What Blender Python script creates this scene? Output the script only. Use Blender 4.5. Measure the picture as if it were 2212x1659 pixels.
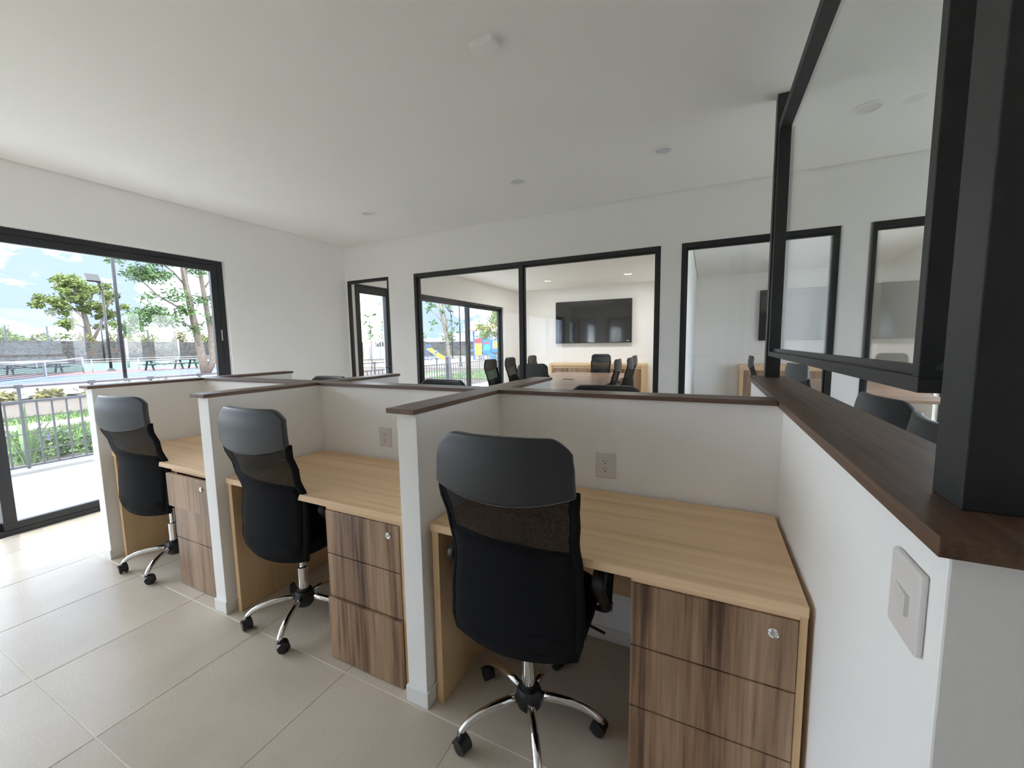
import bpy, math, random
from mathutils import Vector, Matrix
random.seed(7)
S = bpy.context.scene
COL = S.collection
for o in list(bpy.data.objects):
    bpy.data.objects.remove(o)

# ------------------------------------------------------------------ camera
YAW, PIT, ROL = 0.452174966, -0.100117624, 0.0155694317
fw = Vector((-math.sin(YAW)*math.cos(PIT), math.cos(YAW)*math.cos(PIT), math.sin(PIT)))
rt = Vector((math.cos(YAW), math.sin(YAW), 0.0))
dn = fw.cross(rt)
r2 = rt*math.cos(ROL) + dn*math.sin(ROL)
d2 = dn*math.cos(ROL) - rt*math.sin(ROL)
cd = bpy.data.cameras.new('camera')
cam = bpy.data.objects.new('camera', cd)
COL.objects.link(cam)
cam.matrix_world = Matrix(((r2.x, -d2.x, -fw.x, 0), (r2.y, -d2.y, -fw.y, 0), (r2.z, -d2.z, -fw.z, 1.417), (0, 0, 0, 1)))
cd.sensor_fit = 'HORIZONTAL'
cd.sensor_width = 36.0
cd.lens = 36.0*866.0/2212.0
cd.clip_start = 0.02
cd.clip_end = 500
S.camera = cam

# ------------------------------------------------------------------ sky, sun, exposure
EXPOSURE = 4.15
SKY = 0.72
SUN = 0.17
w = bpy.data.worlds.new('sky')
S.world = w
w.use_nodes = True
nt = w.node_tree
nt.nodes.clear()
wo = nt.nodes.new('ShaderNodeOutputWorld')
bg = nt.nodes.new('ShaderNodeBackground')
tc = nt.nodes.new('ShaderNodeTexCoord')
mp = nt.nodes.new('ShaderNodeMapping')
mp.inputs['Scale'].default_value = (1.0, 1.0, 2.6)
mp.inputs['Location'].default_value = (3.1, 1.2, 0.6)
nz = nt.nodes.new('ShaderNodeTexNoise')
nz.inputs['Scale'].default_value = 2.3
nz.inputs['Detail'].default_value = 7
nz.inputs['Roughness'].default_value = 0.55
cr = nt.nodes.new('ShaderNodeValToRGB')
ce = cr.color_ramp.elements
ce.new(0.5)
for e_, (p_, c_) in zip(ce, ((0.41, (0.062, 0.078, 0.115)), (0.50, (0.34, 0.40, 0.52)), (0.58, (1.0, 1.02, 1.05)))):
    e_.position = p_
    e_.color = (*c_, 1)
nt.links.new(tc.outputs['Generated'], mp.inputs['Vector'])
nt.links.new(mp.outputs['Vector'], nz.inputs['Vector'])
nt.links.new(nz.outputs['Fac'], cr.inputs['Fac'])
nt.links.new(cr.outputs['Color'], bg.inputs['Color'])
bg.inputs['Strength'].default_value = SKY
nt.links.new(bg.outputs['Background'], wo.inputs['Surface'])
sd = bpy.data.lights.new('sun', 'SUN')
sd.energy = SUN
sd.angle = math.radians(2.5)
sd.color = (1.0, 0.96, 0.9)
sun = bpy.data.objects.new('sun', sd)
COL.objects.link(sun)
sun.location = (-20, 20, 30)
sun.rotation_euler = Vector((-0.38, 0.08, 0.92)).to_track_quat('Z', 'Y').to_euler()
vs = S.view_settings
vs.view_transform = 'Standard'
vs.look = 'None'
vs.exposure = EXPOSURE
vs.gamma = 1.0
vs.use_curve_mapping = False

# light bounces many times in a white room
cyc = S.cycles
cyc.max_bounces = 24
cyc.diffuse_bounces = 16
cyc.glossy_bounces = 8
cyc.transparent_max_bounces = 32

# ------------------------------------------------------------------ materials
MATS = {}
def nmat(name):
    m = bpy.data.materials.new(name)
    m.use_nodes = True
    MATS[name] = m
    t = m.node_tree
    return m, t, t.nodes['Principled BSDF']
def N(t, kind, **kw):
    n = t.nodes.new(kind)
    for k, v in kw.items():
        if k in n.inputs:
            n.inputs[k].default_value = v
        else:
            setattr(n, k, v)
    return n
def ramp(t, stops):
    n = t.nodes.new('ShaderNodeValToRGB')
    e = n.color_ramp.elements
    while len(e) < len(stops):
        e.new(0.5)
    for i, (p, c) in enumerate(stops):
        e[i].position = p
        e[i].color = (*c, 1)
    return n
def coords(t, scale=(1, 1, 1), loc_offset=False, world=False):
    tc = t.nodes.new('ShaderNodeTexCoord')
    mp = t.nodes.new('ShaderNodeMapping')
    mp.inputs['Scale'].default_value = scale
    src = tc.outputs['Object']
    if world:
        g = t.nodes.new('ShaderNodeNewGeometry')
        src = g.outputs['Position']
    if loc_offset:
        oi = t.nodes.new('ShaderNodeObjectInfo')
        vm = t.nodes.new('ShaderNodeVectorMath')
        vm.operation = 'MULTIPLY_ADD'
        vm.inputs[1].default_value = (0.731, 0.37, 0.917)
        t.links.new(oi.outputs['Location'], vm.inputs[0])
        t.links.new(src, vm.inputs[2])
        src = vm.outputs['Vector']
    t.links.new(src, mp.inputs['Vector'])
    return mp.outputs['Vector']
def plain(name, col, rough=0.5, metal=0.0, noise=0.0, nscale=8.0, bump=0.0, bscale=200.0, spec=0.5, world=False):
    m, t, p = nmat(name)
    p.inputs['Roughness'].default_value = rough
    p.inputs['Metallic'].default_value = metal
    p.inputs['Specular IOR Level'].default_value = spec
    p.inputs['Base Color'].default_value = (*col, 1)
    if noise:
        v = coords(t, world=world)
        n = N(t, 'ShaderNodeTexNoise', Scale=nscale, Detail=5.0)
        a = tuple(max(0, c*(1-noise)) for c in col)
        b = tuple(c*(1+noise) for c in col)
        r = ramp(t, [(0.3, a), (0.7, b)])
        t.links.new(v, n.inputs['Vector'])
        t.links.new(n.outputs['Fac'], r.inputs['Fac'])
        t.links.new(r.outputs['Color'], p.inputs['Base Color'])
    if bump:
        v = coords(t, world=world)
        n = N(t, 'ShaderNodeTexNoise', Scale=bscale, Detail=3.0)
        b = N(t, 'ShaderNodeBump', Strength=bump, Distance=0.002)
        t.links.new(v, n.inputs['Vector'])
        t.links.new(n.outputs['Fac'], b.inputs['Height'])
        t.links.new(b.outputs['Normal'], p.inputs['Normal'])
    return m
def wood(name, stops, along, fine=90.0, stretch=0.03, rough=0.45, figure=0.0, fscale=6.0, spec=0.5, figscale=None, finew=0.45):
    """stops: colour ramp; along: axis index of the grain"""
    m, t, p = nmat(name)
    sc = [1, 1, 1]
    sc[along] = stretch
    v = coords(t, tuple(sc), True)
    big = N(t, 'ShaderNodeTexNoise', Scale=fscale, Detail=3.0, Distortion=0.4)
    t.links.new(v, big.inputs['Vector'])
    fin = N(t, 'ShaderNodeTexNoise', Scale=fine, Detail=4.0, Roughness=0.65)
    t.links.new(v, fin.inputs['Vector'])
    # figure: warped rings
    sc2 = [1, 1, 1]
    sc2[along] = 0.16
    v2 = coords(t, tuple(sc2), True)
    fg = N(t, 'ShaderNodeTexNoise', Scale=figscale or fscale*0.55, Detail=2.0, Distortion=0.6)
    t.links.new(v2, fg.inputs['Vector'])
    mul = N(t, 'ShaderNodeMath', operation='MULTIPLY')
    mul.inputs[1].default_value = 34.0
    t.links.new(fg.outputs['Fac'], mul.inputs[0])
    sn = N(t, 'ShaderNodeMath', operation='SINE')
    t.links.new(mul.outputs[0], sn.inputs[0])
    a = N(t, 'ShaderNodeMath', operation='MULTIPLY_ADD')
    a.inputs[1].default_value = figure
    t.links.new(sn.outputs[0], a.inputs[0])
    t.links.new(big.outputs['Fac'], a.inputs[2])
    b = N(t, 'ShaderNodeMath', operation='MULTIPLY_ADD')
    b.inputs[1].default_value = finew
    t.links.new(fin.outputs['Fac'], b.inputs[0])
    t.links.new(a.outputs[0], b.inputs[2])
    c = N(t, 'ShaderNodeMath', operation='SUBTRACT')
    c.inputs[1].default_value = finew/2
    t.links.new(b.outputs[0], c.inputs[0])
    r = ramp(t, stops)
    t.links.new(c.outputs[0], r.inputs['Fac'])
    t.links.new(r.outputs['Color'], p.inputs['Base Color'])
    p.inputs['Roughness'].default_value = rough
    p.inputs['Specular IOR Level'].default_value = spec
    bm = N(t, 'ShaderNodeBump', Strength=0.12, Distance=0.001)
    t.links.new(fin.outputs['Fac'], bm.inputs['Height'])
    t.links.new(bm.outputs['Normal'], p.inputs['Normal'])
    return m
def glass(name, tint=(0.97, 0.985, 0.98), base=0.022, rough=0.0):
    m, t, p = nmat(name)
    t.nodes.remove(p)
    out = t.nodes['Material Output']
    lw = N(t, 'ShaderNodeLayerWeight', Blend=0.5)
    pw = N(t, 'ShaderNodeMath', operation='POWER')
    pw.inputs[1].default_value = 5.0
    t.links.new(lw.outputs['Facing'], pw.inputs[0])
    ma = N(t, 'ShaderNodeMath', operation='MULTIPLY_ADD')
    ma.inputs[1].default_value = 1-base
    ma.inputs[2].default_value = base
    t.links.new(pw.outputs[0], ma.inputs[0])
    tr = N(t, 'ShaderNodeBsdfTransparent', Color=(*tint, 1))
    gl = N(t, 'ShaderNodeBsdfGlossy', Color=(1, 1, 1, 1), Roughness=rough)
    mx = N(t, 'ShaderNodeMixShader')
    t.links.new(ma.outputs[0], mx.inputs[0])
    t.links.new(tr.outputs[0], mx.inputs[1])
    t.links.new(gl.outputs[0], mx.inputs[2])
    t.links.new(mx.outputs[0], out.inputs['Surface'])
    return m
def meshfab(name, col, pitch, hole):
    """woven net: round holes on a staggered grid, open where the hole is"""
    m, t, p = nmat(name)
    out = t.nodes['Material Output']
    p.inputs['Base Color'].default_value = (*col, 1)
    p.inputs['Roughness'].default_value = 0.8
    p.inputs['Specular IOR Level'].default_value = 0.15
    v = coords(t, (1/pitch, 1/pitch, 1/pitch))
    sp = N(t, 'ShaderNodeSeparateXYZ')
    t.links.new(v, sp.inputs[0])
    def wv(sa, sb):
        a = N(t, 'ShaderNodeMath', operation='MULTIPLY')
        a.inputs[1].default_value = sa
        t.links.new(sp.outputs['X'], a.inputs[0])
        b = N(t, 'ShaderNodeMath', operation='MULTIPLY_ADD')
        b.inputs[1].default_value = sb
        t.links.new(sp.outputs['Z'], b.inputs[0])
        t.links.new(a.outputs[0], b.inputs[2])
        s = N(t, 'ShaderNodeMath', operation='COSINE')
        t.links.new(b.outputs[0], s.inputs[0])
        return s
    s1, s2 = wv(math.pi, math.pi), wv(math.pi, -math.pi)
    pr = N(t, 'ShaderNodeMath', operation='MULTIPLY')
    t.links.new(s1.outputs[0], pr.inputs[0])
    t.links.new(s2.outputs[0], pr.inputs[1])
    g = N(t, 'ShaderNodeMath', operation='GREATER_THAN')
    g.inputs[1].default_value = hole
    t.links.new(pr.outputs[0], g.inputs[0])
    tr = N(t, 'ShaderNodeBsdfTransparent')
    mx = N(t, 'ShaderNodeMixShader')
    t.links.new(g.outputs[0], mx.inputs[0])
    t.links.new(p.outputs[0], mx.inputs[1])
    t.links.new(tr.outputs[0], mx.inputs[2])
    t.links.new(mx.outputs[0], out.inputs['Surface'])
    return m

WALL = plain('wall_paint', (0.885, 0.876, 0.860), 0.7, bump=0.15, bscale=350, spec=0.3)
CEIL = plain('ceiling_paint', (0.885, 0.878, 0.862), 0.8, bump=0.08, bscale=120, spec=0.2)
REARP = plain('grey_brown_paint', (0.60, 0.585, 0.56), 0.7)  # darker paint, picked to cut the bounce off the unseen rear wall
BASEB = plain('baseboard_paint', (0.80, 0.795, 0.77), 0.45)
BLACK = plain('black_aluminium', (0.014, 0.014, 0.016), 0.42, bump=0.1, bscale=900)
BLACKG = plain('black_powder_coat', (0.02, 0.021, 0.022), 0.5, bump=0.25, bscale=700)
OAK = wood('oak_laminate', [(0.2, (0.60, 0.395, 0.215)), (0.5, (0.77, 0.535, 0.315)), (0.8, (0.86, 0.63, 0.395))], 0, fine=150, stretch=0.016, rough=0.45, fscale=16, finew=0.75)
OAKV = wood('oak_laminate_upright', [(0.2, (0.55, 0.36, 0.18)), (0.5, (0.68, 0.465, 0.25)), (0.8, (0.76, 0.55, 0.32))], 2, fine=130, stretch=0.025, rough=0.5, fscale=9)
WALNUT = wood('walnut_laminate', [(0.20, (0.07, 0.036, 0.021)), (0.36, (0.175, 0.098, 0.057)), (0.52, (0.285, 0.175, 0.104)), (0.76, (0.42, 0.275, 0.17))], 2, fine=75, stretch=0.03, rough=0.4, figure=0.05, fscale=15, figscale=4.2, finew=0.85)
CAPX = wood('walnut_cap', [(0.25, (0.065, 0.037, 0.026)), (0.5, (0.115, 0.068, 0.047)), (0.75, (0.165, 0.102, 0.07))], 0, fine=90, stretch=0.04, rough=0.42, figure=0.05)
CAPY = wood('walnut_cap_lengthwise', [(0.22, (0.055, 0.030, 0.019)), (0.5, (0.135, 0.080, 0.051)), (0.78, (0.22, 0.138, 0.092))], 1, fine=70, stretch=0.03, rough=0.45, figure=0.05, finew=0.8, spec=0.35)
TABLEW = wood('walnut_table', [(0.25, (0.12, 0.07, 0.047)), (0.5, (0.27, 0.17, 0.115)), (0.75, (0.40, 0.27, 0.19))], 0, fine=60, stretch=0.06, rough=0.28, figure=0.06, fscale=5)
LEATHER = plain('black_leatherette', (0.028, 0.029, 0.032), 0.42, bump=0.25, bscale=500)
FABRIC = plain('black_fabric', (0.008, 0.008, 0.009), 0.9, bump=0.4, bscale=900, spec=0.15)
NET = meshfab('black_mesh', (0.006, 0.006, 0.007), 0.0042, 0.72)
PLASTIC = plain('black_plastic', (0.014, 0.014, 0.015), 0.45)
CHROME = plain('chrome', (0.82, 0.82, 0.84), 0.07, 1.0)
STEEL = plain('brushed_steel', (0.6, 0.6, 0.6), 0.3, 1.0)
WHITEP = plain('white_plastic', (0.70, 0.67, 0.655), 0.35)
WHITEC = plain('white_trim', (0.88, 0.87, 0.86), 0.4)
GREYP = plain('diffuser', (0.66, 0.65, 0.69), 0.5)
DARKP = plain('socket_dark', (0.02, 0.015, 0.012), 0.6)
GLASS = glass('clear_glass')
SCREEN = plain('tv_screen', (0.012, 0.012, 0.014), 0.06, spec=0.8)
STITCH = plain('stitching', (0.14, 0.145, 0.15), 0.5)

def tile_mat():
    m, t, p = nmat('porcelain_tile')
    v = coords(t, world=True)
    oi = t.nodes.new('ShaderNodeObjectInfo')
    vm = N(t, 'ShaderNodeVectorMath', operation='MULTIPLY_ADD')
    vm.inputs[1].default_value = (9.1, 5.3, 3.7)
    t.links.new(oi.outputs['Location'], vm.inputs[0])
    t.links.new(v, vm.inputs[2])
    n1 = N(t, 'ShaderNodeTexNoise', Scale=2.2, Detail=6.0, Distortion=0.8)
    n2 = N(t, 'ShaderNodeTexNoise', Scale=150.0, Detail=5.0, Roughness=0.7)
    t.links.new(vm.outputs[0], n1.inputs['Vector'])
    t.links.new(vm.outputs[0], n2.inputs['Vector'])
    r1 = ramp(t, [(0.30, (0.545, 0.48, 0.395)), (0.5, (0.59, 0.525, 0.435)), (0.70, (0.63, 0.565, 0.47))])
    t.links.new(n1.outputs['Fac'], r1.inputs['Fac'])
    r2 = ramp(t, [(0.3, (0.86, 0.855, 0.85)), (0.6, (1.0, 1.0, 1.0))])
    t.links.new(n2.outputs['Fac'], r2.inputs['Fac'])
    mx = N(t, 'ShaderNodeMix', data_type='RGBA', blend_type='MULTIPLY')
    mx.inputs[0].default_value = 1.0
    t.links.new(r1.outputs['Color'], mx.inputs[6])
    t.links.new(r2.outputs['Color'], mx.inputs[7])
    t.links.new(mx.outputs[2], p.inputs['Base Color'])
    rr = N(t, 'ShaderNodeMapRange')
    rr.inputs['To Min'].default_value = 0.17
    rr.inputs['To Max'].default_value = 0.34
    t.links.new(n2.outputs['Fac'], rr.inputs['Value'])
    t.links.new(rr.outputs[0], p.inputs['Roughness'])
    p.inputs['Specular IOR Level'].default_value = 0.25
    b = N(t, 'ShaderNodeBump', Strength=0.05, Distance=0.002)
    t.links.new(n2.outputs['Fac'], b.inputs['Height'])
    t.links.new(b.outputs['Normal'], p.inputs['Normal'])
    return m
TILE = tile_mat()
GROUT = plain('grout', (0.72, 0.67, 0.58), 0.9)

# ------------------------------------------------------------------ mesh helpers
class MB:
    def __init__(s):
        s.v, s.f = [], []
    def box(s, x0, x1, y0, y1, z0, z1):
        i = len(s.v)
        s.v += [(x0, y0, z0), (x1, y0, z0), (x1, y1, z0), (x0, y1, z0), (x0, y0, z1), (x1, y0, z1), (x1, y1, z1), (x0, y1, z1)]
        s.f += [tuple(i+k for k in q) for q in ((0, 3, 2, 1), (4, 5, 6, 7), (0, 1, 5, 4), (1, 2, 6, 5), (2, 3, 7, 6), (3, 0, 4, 7))]
        return s
    def bar(s, a, b, wd, ht, up=(0, 0, 1)):
        a, b = Vector(a), Vector(b)
        d = (b-a).normalized()
        x = d.cross(Vector(up))
        if x.length < 1e-4:
            x = Vector((1, 0, 0))
        x = x.normalized()*wd/2
        y = x.cross(d).normalized()*ht/2
        i = len(s.v)
        for p in (a, b):
            for q in (-x-y, x-y, x+y, -x+y):
                s.v.append(tuple(p+q))
        s.f += [tuple(i+k for k in q) for q in ((0, 1, 2, 3), (7, 6, 5, 4), (0, 4, 5, 1), (1, 5, 6, 2), (2, 6, 7, 3), (3, 7, 4, 0))]
        return s
    def tube(s, pts, rad, n=8, cap=True, flat=None):
        pts = [Vector(p) for p in pts]
        if not hasattr(rad, '__len__'):
            rad = [rad]*len(pts)
        t0 = (pts[1]-pts[0]).normalized()
        u = t0.orthogonal().normalized() if flat is None else Vector(flat)
        base = len(s.v)
        for k, p in enumerate(pts):
            if k == 0: t = t0
            elif k == len(pts)-1: t = (pts[-1]-pts[-2]).normalized()
            else: t = ((pts[k+1]-p).normalized()+(p-pts[k-1]).normalized()).normalized()
            u = (u-t*u.dot(t)).normalized()
            w_ = t.cross(u)
            r = rad[k]
            ra, rb = r if hasattr(r, '__len__') else (r, r)
            for j in range(n):
                a = 2*math.pi*j/n
                s.v.append(tuple(p+u*math.cos(a)*ra+w_*math.sin(a)*rb))
        for k in range(len(pts)-1):
            for j in range(n):
                a = base+k*n+j
                b = base+k*n+(j+1) % n
                s.f.append((a, b, b+n, a+n))
        if cap:
            s.f.append(tuple(base+j for j in range(n-1, -1, -1)))
            e = base+(len(pts)-1)*n
            s.f.append(tuple(e+j for j in range(n)))
        return s
    def lathe(s, prof, n=24, o=(0, 0, 0), axis='z'):
        """prof: (radius, height) pairs; ends on radius 0 close the shape"""
        base = len(s.v)
        def put(r, h, a):
            c, q = math.cos(a)*r, math.sin(a)*r
            p = (c, q, h) if axis == 'z' else ((h, c, q) if axis == 'x' else (q, h, c))
            s.v.append((p[0]+o[0], p[1]+o[1], p[2]+o[2]))
        for r, h in prof:
            for j in range(n):
                put(max(r, 1e-5), h, 2*math.pi*j/n)
        for k in range(len(prof)-1):
            for j in range(n):
                a = base+k*n+j
                b = base+k*n+(j+1) % n
                s.f.append((a, b, b+n, a+n))
        return s
    def prism(s, poly, z0, z1, axis='z'):
        base = len(s.v)
        n = len(poly)
        for h in (z0, z1):
            for a, b in poly:
                s.v.append((a, b, h) if axis == 'z' else ((h, a, b) if axis == 'x' else (b, h, a)))
        s.f.append(tuple(base+j for j in range(n-1, -1, -1)))
        s.f.append(tuple(base+n+j for j in range(n)))
        for j in range(n):
            k = (j+1) % n
            s.f.append((base+j, base+k, base+n+k, base+n+j))
        return s
    def shell(s, fn, nu, nv, th):
        """closed sheet: fn(u,v)->(point, normal), thickness th towards +normal"""
        base = len(s.v)
        for side in (0, 1):
            for i in range(nu+1):
                for j in range(nv+1):
                    p, nn = fn(i/nu, j/nv)
                    p = Vector(p)+Vector(nn)*(th if side else 0)
                    s.v.append(tuple(p))
        W = nv+1
        off = (nu+1)*W
        for i in range(nu):
            for j in range(nv):
                a = base+i*W+j
                s.f.append((a, a+1, a+W+1, a+W))
                b = a+off
                s.f.append((b, b+W, b+W+1, b+1))
        for i in range(nu):
            a = base+i*W
            s.f.append((a, a+W, a+W+off, a+off))
            a = base+i*W+nv
            s.f.append((a, a+off, a+W+off, a+W))
        for j in range(nv):
            a = base+j
            s.f.append((a, a+off, a+off+1, a+1))
            a = base+nu*W+j
            s.f.append((a, a+1, a+1+off, a+off))
        return s
    def mesh(s, name, mat, smooth=False):
        me = bpy.data.meshes.new(name)
        me.from_pydata(s.v, [], s.f)
        me.update()
        if mat:
            me.materials.append(mat)
        if smooth:
            me.polygons.foreach_set('use_smooth', [True]*len(me.polygons))
        return me
    def build(s, name, mat, parent=None, smooth=False, bevel=0, seg=2, sub=0, auto=None):
        me = s.mesh(name, mat, smooth or auto)
        o = bpy.data.objects.new(name, me)
        COL.objects.link(o)
        if parent:
            o.parent = parent
        if auto:
            me.set_sharp_from_angle(angle=math.radians(auto))
        if bevel:
            b = o.modifiers.new('bevel', 'BEVEL')
            b.width = bevel
            b.segments = seg
            b.limit_method = 'ANGLE'
            b.angle_limit = math.radians(40)
        if sub:
            b = o.modifiers.new('smooth', 'SUBSURF')
            b.levels = sub
            b.render_levels = sub
        return o
def tag(o, label=None, cat=None, group=None, kind=None):
    if label: o['label'] = label
    if cat: o['category'] = cat
    if group: o['group'] = group
    if kind: o['kind'] = kind
    return o
def thing(name, label, cat, loc=(0, 0, 0), rz=0.0, group=None):
    o = bpy.data.objects.new(name, None)
    o.empty_display_size = 0.1
    COL.objects.link(o)
    o.location = loc
    o.rotation_euler = (0, 0, rz)
    return tag(o, label, cat, group)
def copy_tree(o, parent=None):
    c = o.copy()
    COL.objects.link(c)
    if parent: c.parent = parent
    for ch in list(o.children):
        copy_tree(ch, c)
    return c
def place(proto, loc, rz, label, group=None):
    c = copy_tree(proto)
    c.location = loc
    c.rotation_euler = (0, 0, rz)
    c['label'] = label
    if group: c['group'] = group
    return c
def struct(name, mb, mat, label, bevel=0, parent=None, **k):
    o = mb.build(name, mat, parent, bevel=bevel, **k)
    if not parent:
        tag(o, label, kind='structure')
    return o
def group_struct(name, label):
    o = bpy.data.objects.new(name, None)
    COL.objects.link(o)
    return tag(o, label, kind='structure')
# ------------------------------------------------------------------ room shell
XL, XR, YF, YB, YM, ZC = -4.75, 3.0, -6.4, 4.30, 10.2, 2.842
HEAD = 2.355
SL0 = -5.85   # near end of the sliding door opening, panels added out of view for daylight
# floor with tiles
fl = struct('floor', MB().box(XL-0.2, XR+0.2, YF-0.2, YM+0.2, -0.2, -0.0016), GROUT, 'floor of large beige stone-look tiles')
P = 0.6015
G = 0.0022
def tmesh(wx, wy):
    mb = MB()
    c = 0.0009
    a, b = wx/2, wy/2
    mb.v = [(-a, -b, -0.02), (a, -b, -0.02), (a, b, -0.02), (-a, b, -0.02), (-a, -b, -c), (a, -b, -c), (a, b, -c), (-a, b, -c),
            (-a+c, -b+c, 0), (a-c, -b+c, 0), (a-c, b-c, 0), (-a+c, b-c, 0)]
    mb.f = [(8, 9, 10, 11)]+[(i, (i+1) % 4, (i+1) % 4+4, i+4) for i in range(4)]+[(4+i, 4+(i+1) % 4, 8+(i+1) % 4, 8+i) for i in range(4)]
    return mb.mesh('tile', TILE)
tm = {}
xs = [-1.377+P*k for k in range(-7, 10)]
ys = [1.128+P*k for k in range(-13, 18)]
for i in range(len(xs)-1):
    for j in range(len(ys)-1):
        x0, x1 = max(xs[i]+G, XL), min(xs[i+1]-G, XR)
        y0, y1 = max(ys[j]+G, YF), min(ys[j+1]-G, YM)
        if x1-x0 < 0.02 or y1-y0 < 0.02 or (y1 < -1.0 and x0 > -1.25):
            continue
        k = (round(x1-x0, 3), round(y1-y0, 3))
        if k not in tm:
            tm[k] = tmesh(*k)
        o = bpy.data.objects.new('tile', tm[k])
        COL.objects.link(o)
        o.location = ((x0+x1)/2, (y0+y1)/2, 0)
        o.parent = fl
# ceiling, with a narrow shadow gap along the walls
cb = MB().box(XL-0.2, XR+0.2, YF-0.2, YM+0.2, ZC+0.045, ZC+0.27)
g = 0.010
cb.box(XL+g, -1.2-g, YF+g, -0.9, ZC, ZC+0.05)
cb.box(XL+g, XR-g, -0.9+g, YB-g, ZC, ZC+0.05)
cb.box(XL+g, -0.43-g, YB+0.12+g, YM-g, ZC, ZC+0.05)
cb.box(-0.24+g, XR-g, YB+0.12+g, YM-g, ZC, ZC+0.05)
struct('ceiling', cb, CEIL, 'plain off-white ceiling')
ZT = ZC+0.045
# left wall with its three openings
lw_ = MB()
ops = [(SL0, 2.668), (4.458, 5.22), (5.986, 9.37)]
y = YF
for a, b in ops:
    lw_.box(XL-0.2, XL, y, a, 0, ZT)
    lw_.box(XL-0.2, XL, a, b, HEAD, ZT)
    y = b
lw_.box(XL-0.2, XL, y, YM, 0, ZT)
struct('wall_left', lw_, WALL, 'white outside wall with the glazed doors')
# back wall with glazing openings
bw = MB()
Y0, Y1 = YB, YB+0.12
for a, b in ((XL, -4.715), (-3.94, -3.505), (-0.435, -0.245), (0.975, 1.165), (2.72, XR)):
    bw.box(a, b, Y0, Y1, 0, 2.352)
bw.box(XL, XR, Y0, Y1, 2.352, ZT)
struct('wall_back', bw, WALL, 'white wall with black framed meeting room glazing')
struct('wall_meeting_back', MB().box(XL-0.2, XR+0.2, YM, YM+0.2, 0, ZT), WALL, 'white end wall of the meeting rooms behind the wide screen')
struct('wall_meeting_side', MB().box(-0.43, -0.24, Y1, YM, 0, ZT), WALL, 'white wall between the two meeting rooms')
rws = MB()
y = YF
for a, b in ((2.7, 4.1), (4.7, 7.9)):
    rws.box(XR, XR+0.2, y, a, 0, ZT).box(XR, XR+0.2, a, b, HEAD, ZT)
    y = b
rws.box(XR, XR+0.2, y, YM, 0, ZT)
struct('wall_right', rws, WALL, 'white wall on the far right')
for nm, y0, n, wd in (('added_window_5', 2.7, 1, 1.4), ('added_window_6', 4.7, 2, 1.6)):  # unseen windows added to brighten the right side and second meeting room
    t = group_struct(nm, 'black framed glazing added in the far right wall for daylight')
    for k in range(n):
        a, b = y0+k*wd, y0+(k+1)*wd
        wf = MB().box(XR+0.06, XR+0.14, a, b, HEAD-0.06, HEAD).box(XR+0.06, XR+0.14, a, b, 0, 0.06).box(XR+0.06, XR+0.14, a, a+0.06, 0.06, HEAD-0.06).box(XR+0.06, XR+0.14, b-0.06, b, 0.06, HEAD-0.06)
        wf.build('frame', BLACK, t)
        MB().box(XR+0.097, XR+0.103, a+0.05, b-0.05, 0.05, HEAD-0.05).build('pane', GLASS, t)
# behind the viewer: right wall added to cut light, left glazed bay for daylight
rw = MB().box(-1.2, XR, -1.1, -0.9, 0, ZT).box(-1.2, -1.0, YF, -1.1, 0, ZT)
rw.box(XL-0.2, XR+0.2, YF-0.2, YF, 0, ZT)
struct('wall_rear', rw, REARP, 'unseen grey-brown wall added behind the viewer to cut light')

def frame_part(mb, name, parent, mat=BLACK):
    return mb.build(name, mat, parent, bevel=0.002)
# glazing in the back wall -------------------------------------------------
def glazing(name, label, x0, x1, mulls):
    t = group_struct(name, label)
    f0, f1 = YB-0.004, YB+0.09
    jw = 0.042
    frame_part(MB().box(x0, x1, f0, f1, 2.305, 2.352), 'head', t)
    frame_part(MB().box(x0, x1, f0, f1, 0.0, 0.05), 'sill', t)
    frame_part(MB().box(x0, x0+jw, f0, f1, 0.05, 2.305), 'jamb', t)
    frame_part(MB().box(x1-jw, x1, f0, f1, 0.05, 2.305), 'jamb', t)
    ed = [x0+jw]
    for m in mulls:
        frame_part(MB().box(m-0.024, m+0.024, f0, f1, 0.05, 2.305), 'mullion', t)
        ed += [m-0.024, m+0.024]
    ed.append(x1-jw)
    for i in range(0, len(ed), 2):
        a, b = ed[i], ed[i+1]
        bd = MB()
        for yy in (YB+0.028, YB+0.052):
            bd.box(a, b, yy-0.008, yy+0.008, 2.29, 2.305).box(a, b, yy-0.008, yy+0.008, 0.05, 0.065)
            bd.box(a, a+0.014, yy-0.008, yy+0.008, 0.065, 2.29).box(b-0.014, b, yy-0.008, yy+0.008, 0.065, 2.29)
        bd.build('glazing_bead', BLACK, t)
        MB().box(a+0.002, b-0.002, YB+0.037, YB+0.043, 0.052, 2.303).build('pane', GLASS, t)
    return t
glazing('window_1', 'black framed two-pane glass wall of the first meeting room', -3.505, -0.435, [-1.955])
glazing('window_2', 'black framed glass pane right of the wide two-pane one', -0.245, 0.975, [])
glazing('window_3', 'black framed glazing seen through the open black sash', 1.165, 2.72, [])
# doorway into the first meeting room
t = group_struct('door_4', 'black framed doorway beside the left wall')
f0, f1 = YB-0.004, YB+0.035
frame_part(MB().box(-4.715, -3.94, f0, f1, 2.308, 2.352), 'head', t)
frame_part(MB().box(-4.715, -4.672, f0, f1, 0, 2.308), 'jamb', t)
frame_part(MB().box(-3.968, -3.94, f0, f1, 0, 2.308), 'jamb', t)
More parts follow.
